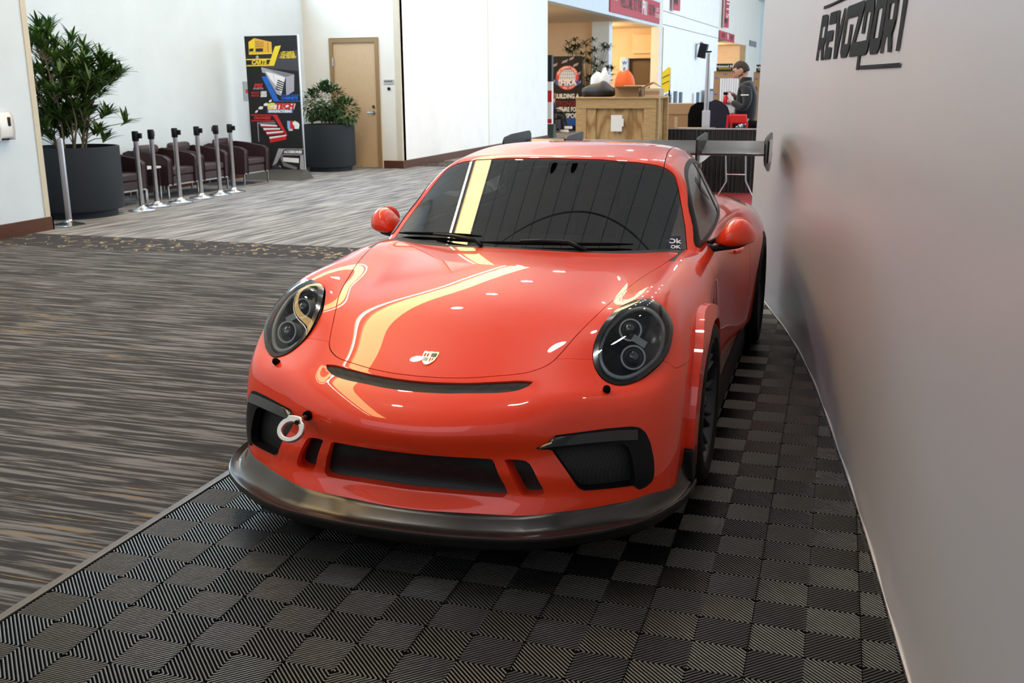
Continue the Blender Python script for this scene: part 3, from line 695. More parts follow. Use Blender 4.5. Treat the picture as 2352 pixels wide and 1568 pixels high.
# rear wing
def airfoil(n=14):
    up=[];lo=[]
    for i in range(n+1):
        t=i/n;th=.13*(1.48*math.sqrt(t+1e-6)-.63*t-1.758*t*t+1.42*t**3-.51*t**4)*.5
        cam_=-.05*math.sin(math.pi*t);up.append((t,cam_+th));lo.append((t,cam_-th*1.15))
    return up+lo[::-1][1:-1]
af=airfoil();m=MB();st=np.linspace(-.895,.895,25);n=len(af)
for x in st:
    for t,hh in af:m.V.append((x,3.00+.47*t,1.165+.062*t+hh*.5))
m.F=[(i*n+k,i*n+(k+1)%n,(i+1)*n+(k+1)%n,(i+1)*n+k) for i in range(len(st)-1) for k in range(n)]+[tuple(range(n)),tuple((len(st)-1)*n+k for k in range(n))];m.mi=[0]*len(m.F)
wing=m.build('rear_wing_blade',MT['carbon'],car,smooth=40)
for s in (1,-1):
    ep=[(2.90,1.262),(3.06,1.277),(3.50,1.284),(3.54,1.262),(3.54,1.165),(3.60,1.12),(3.42,1.035),(3.30,1.028),(2.93,1.10),(2.86,1.14),(2.865,1.235)]
    pl=MB().prism(ep,s*.897,s*.909,'x').build('wing_end_plate',MT['carbon'],wing,bevel=.004)
    MB().prism([(3.06,1.10),(3.40,1.10),(3.46,1.24),(3.10,1.245)],s*.909,s*.917,'x').build('end_plate_recess',MT['black_gloss'],pl,bevel=.003)
    up=[(2.88,1.262),(2.94,1.272),(3.36,1.288),(3.40,1.280),(3.39,1.235),(3.20,1.19),(3.10,1.185),(2.99,1.18),(2.985,1.10),(3.06,.95),(3.12,.85),(2.98,.85),(2.90,1.02),(2.86,1.15)]
    MB().prism(up,s*.457-.007,s*.457+.007,'x').build('swan_neck_upright',MT['carbon'],wing,bevel=.003)
# rear lamps and tail
MB().box(-.70,.70,3.44,3.475,.66,.70).build('rear_light_bar',mat('tail_lamp_red',(.4,.01,.01),.2,coat=1),car,bevel=.008)
# deck lid behind the rear glass is part of the quarter surface; finish the windscreen label
# ================================================================= ROOM
def wallmat(name,col,var=.03,rough=.75):
    m=mat(name,col,rough);n=noise(m,coords(m,(1,1,1)),2.0,4)
    c=ramp(m,n,[(.3,tuple(v*(1-var) for v in col)),(.7,tuple(min(1,v*(1+var)) for v in col))]);lk(m,c,bsdf(m).inputs['Base Color'])
    n2=noise(m,coords(m,(1,1,1)),180,2);bump(m,n2,.08,.002);return m
M_white=wallmat('white_painted_wall',(.69,.79,.86));M_cream=wallmat('cream_painted_wall',(.80,.78,.72));M_beige=wallmat('beige_painted_wall',(.72,.58,.42))
M_trim=mat('cream_corner_trim',(.62,.57,.45),.5);M_base=mat('dark_wood_base',(.085,.026,.012),.35)
_n=noise(M_base,coords(M_base,(3,3,60)),3,4);lk(M_base,ramp(M_base,_n,[(.3,(.06,.018,.008)),(.7,(.12,.04,.018))]),bsdf(M_base).inputs['Base Color'])
# --- carpet
def carpet():
    m=mat('streaked_carpet',(.2,.2,.2),.95,spec=.1)
    def layer(rz,sx,sy,lo,hi):
        v0=coords(m,(1,1,1),(0,0,rz));mp=nd(m,'ShaderNodeMapping');mp.inputs['Scale'].default_value=(sx,sy,1);lk(m,v0,mp.inputs[0]);v=mp.outputs[0];n=nd(m,'ShaderNodeTexNoise');n.inputs['Scale'].default_value=1;n.inputs['Detail'].default_value=4;n.inputs['Roughness'].default_value=.62
        lk(m,v,n.inputs['Vector']);return n.outputs['Fac']
    near=layer(0,1.7,33,0,0);near2=layer(0,.5,8,0,0);far=layer(math.radians(-84.5),1.0,17,0,0)
    dark,mid,lite,tan=(.044,.044,.047),(.052,.052,.056),(.185,.187,.195),(.25,.18,.10)
    a=nd(m,'ShaderNodeMath',operation='MULTIPLY_ADD');lk(m,near2,a.inputs[0]);a.inputs[1].default_value=.22;lk(m,near,a.inputs[2])
    c1=ramp(m,a.outputs[0],[(.46,dark),(.60,mid),(.64,(.125,.124,.126)),(.70,lite)])
    c2=ramp(m,far,[(.34,(.105,.11,.125)),(.46,(.175,.178,.19)),(.56,(.34,.34,.345)),(.7,(.44,.44,.43))])
    # sparse tan streaks
    t=layer(0.0,1.6,24,0,0);big=noise(m,coords(m,(.16,.3,1)),1.0,2)
    tm=nd(m,'ShaderNodeMath',operation='MULTIPLY');lk(m,t,tm.inputs[0]);lk(m,big,tm.inputs[1])
    tf=ramp(m,tm.outputs[0],[(.362,(0,0,0)),(.378,(1,1,1))])
    mx=nd(m,'ShaderNodeMix',data_type='RGBA');lk(m,tf,mx.inputs[0]);lk(m,c1,mx.inputs[6]);mx.inputs[7].default_value=(*tan,1)
    # pattern band
    band_v=coords(m,(1,1,1));wn=nd(m,'ShaderNodeTexNoise');wn.inputs['Scale'].default_value=4.2;wn.inputs['Detail'].default_value=2;lk(m,band_v,wn.inputs['Vector'])
    ab=nd(m,'ShaderNodeMath',operation='SUBTRACT');lk(m,wn.outputs['Fac'],ab.inputs[0]);ab.inputs[1].default_value=.5
    ab2=nd(m,'ShaderNodeMath',operation='ABSOLUTE');lk(m,ab.outputs[0],ab2.inputs[0])
    wn2=nd(m,'ShaderNodeTexNoise');wn2.inputs['Scale'].default_value=7;wn2.inputs['Detail'].default_value=1;lk(m,band_v,wn2.inputs['Vector'])
    g=ramp(m,ab2.outputs[0],[(.0,(1,1,1)),(.009,(1,1,1)),(.016,(0,0,0))]);gm=ramp(m,wn2.outputs['Fac'],[(.44,(0,0,0)),(.49,(1,1,1))])
    gg=nd(m,'ShaderNodeMix',data_type='RGBA',blend_type='MULTIPLY');gg.inputs[0].default_value=1;lk(m,g,gg.inputs[6]);lk(m,gm,gg.inputs[7])
    bc=nd(m,'ShaderNodeMix',data_type='RGBA');lk(m,gg.outputs[2],bc.inputs[0]);bc.inputs[6].default_value=(.052,.052,.058,1);bc.inputs[7].default_value=(.40,.32,.21,1)
    # select by y
    tc=nd(m,'ShaderNodeTexCoord');sp=nd(m,'ShaderNodeSeparateXYZ');lk(m,tc.outputs['Object'],sp.inputs[0])
    def gt(v):
        q=nd(m,'ShaderNodeMath',operation='GREATER_THAN');lk(m,sp.outputs['Y'],q.inputs[0]);q.inputs[1].default_value=v;return q.outputs[0]
    s1=nd(m,'ShaderNodeMix',data_type='RGBA');lk(m,gt(4.57),s1.inputs[0]);lk(m,mx.outputs[2],s1.inputs[6]);lk(m,bc.outputs[2],s1.inputs[7])
    s2=nd(m,'ShaderNodeMix',data_type='RGBA');lk(m,gt(5.36),s2.inputs[0]);lk(m,s1.outputs[2],s2.inputs[6]);lk(m,c2,s2.inputs[7])
    s3=nd(m,'ShaderNodeMix',data_type='RGBA');lk(m,gt(15.6),s3.inputs[0]);lk(m,s2.outputs[2],s3.inputs[6]);lk(m,bc.outputs[2],s3.inputs[7])
    s4=nd(m,'ShaderNodeMix',data_type='RGBA');lk(m,gt(17.2),s4.inputs[0]);lk(m,s3.outputs[2],s4.inputs[6]);lk(m,c2,s4.inputs[7])
    lk(m,s4.outputs[2],bsdf(m).inputs['Base Color'])
    bump(m,noise(m,coords(m,(1,1,1)),420,2),.35,.004);return m
def struct(mb,name,m,**k):
    o=mb.build(name,m,**k);o['kind']='structure';return o
struct(MB().box(-14,16,-9,78,-.06,0),'floor',carpet())
ZC=7.5
M_ceil=wallmat('pale_grey_ceiling_panel',(.68,.68,.66))
_v=coords(M_ceil,(1,1,1));_b=nd(M_ceil,'ShaderNodeTexBrick');_b.offset=0;_b.inputs['Scale'].default_value=1;_b.inputs['Brick Width'].default_value=2.4;_b.inputs['Row Height'].default_value=.62;_b.inputs['Mortar Size'].default_value=.012
_b.inputs['Color1'].default_value=(.68,.68,.66,1);_b.inputs['Color2'].default_value=(.65,.65,.635,1);_b.inputs['Mortar'].default_value=(.10,.10,.10,1)
_r=nd(M_ceil,'ShaderNodeMapping');_r.inputs['Rotation'].default_value=(0,0,math.radians(90));lk(M_ceil,_v,_r.inputs[0]);lk(M_ceil,_r.outputs[0],_b.inputs['Vector']);lk(M_ceil,_b.outputs['Color'],bsdf(M_ceil).inputs['Base Color'])
# ceiling: main panel field, raised slot with warm cove light, lounge side
struct(MB().box(-4.42,16,-9,78,ZC,ZC+.1),'ceiling',M_ceil)
struct(MB().box(-14,-5.6,-9,78,ZC,ZC+.1),'ceiling',M_cream)
M_cove=mat('warm_cove_light',(1,.8,.5),emit=(1.0,.66,.27),estr=8);M_slit=mat('white_linear_light',(1,1,1),emit=(1.0,.93,.80),estr=16)
def single(mb,name,m,label,cat,group=None,**k):
    o=mb.build(name,m,**k);return tag(o,label,cat,group)
single(MB().box(-5.32,-4.40,-5.5,20,ZC+.12,ZC+.16),'cove_light',M_cove,'wide warm glowing cove strip recessed in the ceiling above the lounge edge','ceiling light')
single(MB().box(-5.56,-5.47,-5.5,19,ZC+.04,ZC+.08),'linear_light',M_slit,'thin white linear light slot running beside the warm ceiling cove','ceiling light')
struct(MB().box(-5.47,-5.30,-9,20,ZC,ZC+.1),'trim_1',M_cream);struct(MB().box(-5.6,-4.4,-9,-5.5,ZC+.0,ZC+.1),'trim_8',M_cream)
struct(MB().box(-5.6,-4.4,20,78,ZC,ZC+.1),'trim_2',M_ceil)
# downlights
dl=thing('downlight','round recessed downlight glowing in the grey ceiling panels','ceiling light',(-3.2,1.7,ZC-.002),0,'round ceiling downlights')
MB().lathe([(.0,0),(.15,0),(.15,.02),(0,.02)],n=20).build('lamp_disc',mat('lamp_glow',(1,1,1),emit=(1,.96,.9),estr=140),dl)
MB().lathe([(.15,-.004),(.18,-.006),(.18,.01),(.15,.01)],n=20,cap=False).build('trim_ring',MT['silver'],dl)
first=True
for ix,x in enumerate((-3.2,0.05,3.4)):
    for k in range(-1,7):
        y=1.75+3.25*k
        if ix==0 and k==0:continue
        dup(dl,(x,y,ZC-.002))
for x,y in ((.5,3.3),(-.97,3.0),(-1.69,3.1),(.9,6.4),(-1.2,6.6)):
    single(MB().lathe([(.0,-.004),(.10,-.004),(.10,.01),(0,.01)],n=20),'ceiling_speaker',MT['black_matte'],'round black speaker opening in the grey ceiling above the car','speaker','round black ceiling openings',M=Matrix.Translation((x,y,ZC)))
# walls
X1,X2,X4=-7.47,-9.10,-7.0
struct(MB().box(X1-.25,X1,-9,5.6,0,ZC),'wall_left',M_white)
struct(MB().box(X1-.26,X1+.012,5.6,5.68,0,ZC),'trim_3',M_trim)
struct(MB().box(X2-.1,X1-.25,5.55,5.68,0,ZC),'wall_return',M_white)
struct(MB().box(X2-.2,X2,5.6,15.1,0,ZC),'wall_alcove',M_white)
wb=MB();wb.box(X2,-8.52,15.0,15.2,0,ZC).box(-7.44,X4,15.0,15.2,0,ZC).box(-8.52,-7.44,15.0,15.2,2.56,ZC);struct(wb,'wall_back',M_cream)
M_bright=wallmat('bright_white_wall',(.95,.96,.96));struct(MB().box(X4-.2,X4,15.06,20.42,0,ZC).box(X4-.2,X4,20.44,25.9,0,ZC),'wall_projecting',M_bright)
struct(MB().box(X4-.10,X4+.012,15.0-.012,15.06,0,ZC),'trim_4',M_trim)
struct(MB().box(X4-.02,X4+.005,20.415,20.445,0.1,ZC),'trim_5',M_trim)
for nm,a in (('baseboard_left',(X1,X1+.03,-9,5.70,0,.155)),('baseboard_alcove',(X2,X2+.03,5.68,15.0,0,.155)),('baseboard_back',(-7.40,X4+.03,14.97,15.0,0,.155)),('baseboard_projecting',(X4,X4+.03,15.0,25.9,0,.155)),('baseboard_end',(X1-.25,X1+.03,5.68,5.70,0,.155))):
    struct(MB().box(*a),nm,M_base)
# added unseen glowing panel, framed like glazing, lends cool light from the alcove wall
M_glow=mat('blue_glow_sheet',(.7,.8,.9),emit=(.55,.78,1.0),estr=8)
def glow_panel(name,x,ya,yb,n):
    t=thing(name,None,None,(x,(ya+yb)/2,3.52));t['kind']='structure';h_=(yb-ya)/2
    MB().box(.004,.012,-h_,h_,0,1.7).build('glow_pane',M_glow,t)
    f=MB();f.box(0,.05,-h_-.06,-h_,-.06,1.76).box(0,.05,h_,h_+.06,-.06,1.76).box(0,.05,-h_,h_,-.06,0).box(0,.05,-h_,h_,1.7,1.76)
    for k in range(1,n):yy=-h_+2*h_*k/n;f.box(0,.05,yy-.03,yy+.03,0,1.7)
    f.build('glow_pane_frame',MT['silver'],t)
glow_panel('added_glow_panel',X2,6.2,14.6,5)
# white framed door in the back wall
M_doorw=mat('tan_wood_veneer',(.60,.42,.25),.5);_n=noise(M_doorw,coords(M_doorw,(25,25,2)),4,5);lk(M_doorw,ramp(M_doorw,_n,[(.3,(.55,.38,.225)),(.7,(.64,.46,.28))]),bsdf(M_doorw).inputs['Base Color'])
M_frame=mat('door_frame_brown',(.30,.19,.085),.45)
d=thing('door_1',None,None,(-7.98,15.0,0));d['kind']='structure'
MB().box(-.46,.46,-.0,.05,.01,2.46).build('door_leaf',M_doorw,d)
MB().box(-.54,-.46,-.03,.10,0,2.55).box(.46,.54,-.03,.10,0,2.55).box(-.46,.46,-.03,.10,2.465,2.55).build('door_frame',M_frame,d)
MB().tube([(.39,-.0,1.10),(.39,-.06,1.10),(.27,-.06,1.10)],.014,10).lathe([(.035,0),(.035,-.012),(0,-.012)],c=(.39,0,1.10),n=16,axis='y').build('door_handle',MT['steel'],d,smooth=40)
MB().lathe([(.032,0),(.032,-.02),(0,-.02)],c=(.39,0,1.22),n=16,axis='y').build('door_lock',MT['steel'],d,smooth=40)
for z in (2.1,1.2,.3):MB().box(-.475,-.445,-.036,.0,z-.08,z+.08).build('door_hinge',MT['steel'],d)
s_=thing('room_sign','small grey room sign with embossed lettering and round black knob by the tan door','sign',(-7.24,15.0,1.70))
MB().box(-.11,.11,-.012,0,-.045,.045).build('plate',mat('grey_sign',(.45,.46,.46),.5),s_)
MB().lathe([(.03,0),(.03,-.03),(0,-.03)],c=(0,0,-.13),n=14,axis='y').build('knob',MT['black_satin'],s_,smooth=40)
def text(body,size,m,parent,M,name='lettering',ext=.001,sx=1,shear=0,align='CENTER',bold=0):
    cu=bpy.data.curves.new('t','FONT');cu.body=body;cu.size=size;cu.extrude=ext;cu.align_x=align;cu.align_y='CENTER';cu.shear=shear;cu.offset=bold;cu.space_character=1.0+bold*4;cu.resolution_u=3
    t=bpy.data.objects.new('t',cu);COL.objects.link(t);bpy.context.view_layer.update()
    me=bpy.data.meshes.new_from_object(t.evaluated_get(bpy.context.evaluated_depsgraph_get()));bpy.data.objects.remove(t)
    me.transform(Matrix.Scale(sx,4,(1,0,0)));me.transform(M);me.materials.clear();me.materials.append(m)
    o=bpy.data.objects.new(name,me);COL.objects.link(o);o.parent=parent;return o
FRONT=Matrix.Rotation(math.radians(90),4,'X')   # text facing -y
def ink(n,c,r=.5):
    if n not in MT:MT[n]=mat(n,c,r)
    return MT[n]
RED,WHT,YEL,BLU,BLK,GRY=ink('ink_red',(.62,.01,.015)),ink('ink_white',(.85,.85,.85)),ink('ink_yellow',(.85,.62,.02)),ink('ink_blue',(.01,.13,.55)),ink('ink_black',(.008,.008,.010)),ink('ink_grey',(.40,.39,.44))
text('ROOM 120',.05,BLK,s_,Matrix.Translation((0,-.014,0))@FRONT) if False else None
for i in range(5):MB().box(-.09+.035*i,-.065+.035*i,-.014,-.012,.0,.025).build('lettering',BLK,s_)
sg=thing('fire_sign','square pale sign with red mark on the alcove wall beside the tall banner','sign',(X2,12.78,1.55))
MB().box(0,.012,-.13,.13,-.17,.17).build('plate',mat('pale_sign',(.35,.42,.47),.4),sg);MB().box(.012,.014,-.07,.05,-.04,.03).build('red_mark',RED,sg)
ex=thing('fire_extinguisher','red fire extinguisher hanging on the alcove wall behind the tall banner','fire extinguisher',(X2,12.95,.75))
MB().lathe([(0,0),(.075,.01),(.08,.05),(.08,.42),(.05,.48),(.025,.50),(.025,.53)],c=(.1,0,0),n=20).build('cylinder',mat('extinguisher_red',(.5,.015,.01),.3,coat=.5),ex,smooth=40)
MB().box(.06,.16,-.03,.03,.53,.56).box(.09,.14,-.05,.05,.56,.585).build('valve',MT['black_satin'],ex)
MB().tube([(.1,-.05,.55),(.12,-.13,.5),(.12,-.14,.2),(.12,-.12,.05)],.012,8).build('hose',MT['black_matte'],ex,smooth=50)
# sanitiser dispenser on the near left wall
sd=thing('hand_sanitiser_dispenser','white wall-mounted hand sanitiser dispenser with black sensor window','dispenser',(X1,5.08,1.22))
MB().prism([(0,-.13),(.075,-.13),(.085,-.05),(.080,.10),(.05,.145),(0,.145)],-.085,.12,'y').build('housing',mat('white_plastic',(.8,.82,.83),.3),sd,bevel=.02)
MB().box(.070,.089,.045,.09,.0,.10).build('sensor_window',MT['black_gloss'],sd,bevel=.008)
MB().box(0,.012,-.09,.125,-.15,.13).build('back_plate',MT['black_satin'],sd)
# --- far hall (slightly rotated line of walls)
HA=Vector((-7.0,25.9,0));HY=math.radians(-2.5);HM=Matrix.Translation(HA)@Matrix.Rotation(HY,4,'Z')   # local: y along hall, x into the room
def hs(mb,name,m):return struct(mb,name,m,M=HM)
ZH=9.5
hs(MB().box(-.35,0,-.02,15.6,4.02,ZH),'wall_beam',M_white)
hs(MB().box(-6.0,-.35,-.02,16.2,4.02,4.15),'ceiling',M_beige)
hs(MB().box(-6.2,-6.0,0,17,0,4.1),'wall_recess',M_beige)
hs(MB().box(-6.0,-1.65,10.9,11.2,0,4.05),'wall_partition',M_beige)
hs(MB().box(-1.65,-.95,10.7,11.2,0,4.05),'wall_pier',M_white)
hs(MB().box(-6.0,-3.4,-.15,.1,0,4.05),'wall_recess_end',M_cream)
rb=MB();rb.box(-6.0,-1.62,16.3,16.5,0,4.05).box(-.12,0,16.3,16.5,0,4.05).box(-1.62,-.12,16.3,16.5,2.75,4.05);hs(rb,'wall_recess_far',M_beige)
hs(MB().box(-1.62,-.12,16.9,17.0,0,2.75),'door_2',mat('dark_hall_door',(.10,.065,.04),.5))
hs(MB().box(-1.9,-1.62,16.25,16.3,0,2.8),'trim_6',M_white)
hs(MB().box(-1.3,-.35,16.1,16.3,2.95,3.75),'trim_7',M_beige)
hs(MB().box(-3.9,-2.6,16.2,16.3,0,3.0),'door_3',mat('grey_hall_door',(.42,.38,.32),.5))
hs(MB().box(-.35,0,15.6,16.3,0,ZH),'wall_pilaster',M_cream)
hs(MB().box(-.35,0,16.3,31.8,0,4.15).box(-.35,0,16.3,31.8,4.18,4.72).box(-.35,0,16.3,31.8,4.75,ZH),'wall_hall',M_bright)
hs(MB().box(-.35,0,31.8,43.7,4.15,ZH),'wall_beam_far',M_cream)
hs(MB().box(-6,-.35,31.8,43.7,4.15,4.3),'ceiling',M_beige)
hs(MB().box(-6,-5.8,31.8,43.7,0,4.2),'wall_recess_far',M_cream)
hs(MB().box(-6,-1.2,36,36.3,0,4.2),'wall_partition_far',M_beige)
hs(MB().box(-1.2,-.7,35.6,36.3,0,4.2),'wall_pier_far',M_white)
hs(MB().box(-6,0,43.7,44,0,4.2),'wall_recess_end_far',M_beige)
hs(MB().box(-.35,0,43.7,52,0,ZH),'wall_hall_far',M_cream)
hs(MB().box(-.35,0,52,60,3.9,ZH),'wall_beam_end',M_beige)
hs(MB().box(-6,0,60,60.3,0,ZH),'wall_end',M_beige)
struct(MB().box(-14,16,77.5,78,0,ZH),'wall_far',M_white)
# warm lamps in the recesses
for i,(x,y,e) in enumerate(((-3.6,2.5,260),(-2.6,12.6,330),(-2.0,39.5,260))):
    p=HM@Vector((x,y,3.5));l=bpy.data.lights.new('recess_lamp','POINT');l.energy=e;l.color=(1,.66,.30);l.shadow_soft_size=.25
    o=bpy.data.objects.new('recess_lamp_light',l);COL.objects.link(o);o.location=p
    cl=thing('recess_lamp','frosted warm lamp glowing at the recess ceiling, '+['behind the bright wall end','beyond the white pier','above the far recess','at the hall end'][i],'ceiling light',tuple(HM@Vector((x,y,3.86 if i<2 else 3.99))))
    MB().lathe([(0,.12),(.22,.12),(.25,.0),(.2,-.10),(0,-.14)],n=20).build('diffuser',mat('lamp_diffuser',(1,.9,.7),emit=(1,.74,.38),estr=14),cl,smooth=50)
    MB().lathe([(.10,.12),(.10,.16),(0,.16)],n=16).build('mount',MT['silver'],cl)
def hang(name,y0,y1,z0,z1,label,cat='banner',m=None,group=None):
    o=thing(name,label,cat,tuple(HM@Vector((.02,(y0+y1)/2,z0))),HY,group)
    MB().box(0,.03,-(y1-y0)/2,(y1-y0)/2,0,z1-z0).build('banner_panel',m or ink('banner_red',(.48,.02,.04)),o);return o
SIDE=Matrix.Rotation(math.radians(90),4,'Z')@FRONT  # text facing +x, reading along +y
b=hang('welcome_banner',7.0,15.35,4.13,5.0,'long red welcome banner along the beam above the recess','banner')
text('WELCOME TO THE',.62,BLK,b,Matrix.Translation((.034,-1.0,.45))@SIDE,sx=.62,bold=.01);text('PRI',.72,WHT,b,Matrix.Translation((.036,1.25,.45))@SIDE,sx=.8,bold=.02);text('SHOW',.62,BLK,b,Matrix.Translation((.034,2.6,.45))@SIDE,sx=.6,bold=.01)
text('FIRST\nDOORS',.24,WHT,b,Matrix.Translation((.034,-3.6,.62))@SIDE);text('LAST\nDOORS',.24,WHT,b,Matrix.Translation((.034,3.7,.42))@SIDE)
b=hang('hall_sign',31.9,38.0,4.12,4.62,'short red sign over the farther recess opening','sign')
text('SHOW',.4,BLK,b,Matrix.Translation((.034,-1.6,.25))@SIDE);text('PRI',.45,WHT,b,Matrix.Translation((.034,.3,.25))@SIDE,bold=.01);text('ENTRY',.4,BLK,b,Matrix.Translation((.034,1.9,.25))@SIDE)
def vb(y,w,z0,label,txt):
    o=thing('hanging_banner',label,'banner',tuple(HM@Vector((.25,y,z0))),HY+math.radians(78))
    MB().box(-w/2,w/2,-.012,.012,0,3.2).build('banner_panel',ink('banner_red',(.48,.02,.04)),o)
    for k in range(3):
        MB().prism([(-w*.05-k*w*.22+.1,.22),(-w*.05-k*w*.22-.05+.1,.4),(-w*.05-k*w*.22+.1,.58),(-w*.05-k*w*.22+.02+.1,.58),(-w*.05-k*w*.22-.13+.1,.4),(-w*.05-k*w*.22+.02+.1,.22)],-.02,-.012,'y').build('chevron_mark',BLK,o)
    if txt:text(txt,.7,WHT,o,Matrix.Translation((.1,-.02,1.5))@FRONT@Matrix.Rotation(math.radians(-90),4,'Z'))
vb(18.0,.75,4.83,'red hanging banner with black chevrons above the white hall wall, nearer one','')
vb(33.0,.75,4.80,'red hanging banner reading downward above the far recess, farther one','UNITS')
spk=thing('wall_speaker','black wall speaker tilted down on the white hall wall','speaker',tuple(HM@Vector((.05,24.7,3.35))),HY)
MB().box(.12,.52,-.22,.22,-.38,.35,Matrix.Rotation(math.radians(12),4,'Y')).build('cabinet',MT['black_satin'],spk,bevel=.03)
MB().tube([(-.05,0,.2),(.2,0,.36),(.3,0,.3)],.03,8).build('bracket',MT['steel'],spk,smooth=40)
vt=thing('air_vent','dark louvred air vent high on the far cream wall','vent',tuple(HM@Vector((0,47.6,4.38))),HY)
MB().box(0,.04,-1.9,1.9,-.18,.2).build('vent_frame',mat('vent_grey',(.12,.12,.12),.5),vt)
for k in range(4):MB().box(.04,.06,-1.8,1.8,-.15+k*.09,-.11+k*.09).build('slat',ink('ink_grey',(.4,.4,.4)),vt)
# row of low grey door pulls / bollards along the white hall wall
for i,(y,w,h_) in enumerate(((17.0,.25,1.15),(18.3,.35,1.3),(19.6,.3,1.25),(24.3,.3,1.2))):
    tag(MB().box(.0,.12,-w/2,w/2,0,h_).build('wall_post',mat('post_grey',(.13,.19,.23),.5),M=HM@Matrix.Translation((.2,y,0))),'slim grey post standing against the white hall wall, number %s from the left'%['one','two','three','four'][i],'post','grey posts along the hall wall')
g=thing('screen_frame','grey wire-mesh panel leaning on the white hall wall behind the pole','panel',tuple(HM@Vector((.3,28.2,0))),HY)
MB().box(0,.05,-1.5,1.5,.0,1.30).build('mesh_infill',mat('mesh_pale',(.38,.42,.45),.6),g)
MB().box(.05,.1,-1.55,-1.4,0,1.35).box(.05,.1,1.4,1.55,0,1.35).box(.05,.1,-1.55,1.55,1.25,1.35).build('frame',mat('frame_dark',(.06,.09,.12),.5),g)
# --- booth wall on the right: satin fabric, gently curved plan
wy=[-4.6,-3,-1.32,-.09,.61,1.44,2.71,3.73,4.6];wxx=[1.90,1.80,1.65,1.53,1.45,1.35,1.14,.91,.70];_wa=Ax(wy)
def WX(y,z=0):return float((_wa.w(np.array([y]))@np.array(wxx))[0])+.012*z
M_fab=mat('satin_grey_fabric',(.45,.45,.485),.34,spec=.55)
_g=noise(M_fab,coords(M_fab,(1,1,1)),260,2);bump(M_fab,_g,.05,.001)
_n=noise(M_fab,coords(M_fab,(.7,.7,.7)),1.2,2);_x=nd(M_fab,'ShaderNodeMapRange');_x.inputs[3].default_value=.30;_x.inputs[4].default_value=.42;lk(M_fab,_n,_x.inputs[0]);lk(M_fab,_x.outputs[0],bsdf(M_fab).inputs['Roughness'])
m=MB();ys_=np.linspace(-4.6,4.6,93);zs_=[0.0,.012,.03,.06,.12]+list(np.linspace(.2,3.3,32))
for y in ys_:
    for z in zs_:
        m.V.append((WX(y,z)+.012*max(0,1-z/.12)*math.sin(y*9)*.3-(.0 if z>.03 else .006),y,z))
nz=len(zs_);m.F=[(i*nz+k,(i+1)*nz+k,(i+1)*nz+k+1,i*nz+k+1) for i in range(len(ys_)-1) for k in range(nz-1)];V0=list(m.V);q=len(V0)
m.V+=[(x+.05,y,z) for x,y,z in V0];m.F+=[tuple(i+q for i in f[::-1]) for f in list(m.F)]
m.F+=[((len(ys_)-1)*nz+k,(len(ys_)-1)*nz+k+q,(len(ys_)-1)*nz+k+1+q,(len(ys_)-1)*nz+k+1) for k in range(nz-1)]
m.F+=[(i*nz+nz-1,(i+1)*nz+nz-1,(i+1)*nz+nz-1+q,i*nz+nz-1+q) for i in range(len(ys_)-1)]
m.mi=[0]*len(m.F);bw_=thing('booth_wall','curved grey satin fabric display wall standing right beside the car','display wall',(1.5,0,0))
def ch(o,p):o.parent=p;o.matrix_parent_inverse=Matrix.Translation(-Vector(p.location));return o
o=m.build('fabric_skin',M_fab,smooth=50);ch(o,bw_)
o=MB().tube([(WX(y)-.006,y,.006) for y in np.linspace(-4.6,4.6,80)],.006,6).build('bottom_hem',mat('pale_hem',(.62,.60,.60),.4),smooth=60);ch(o,bw_)
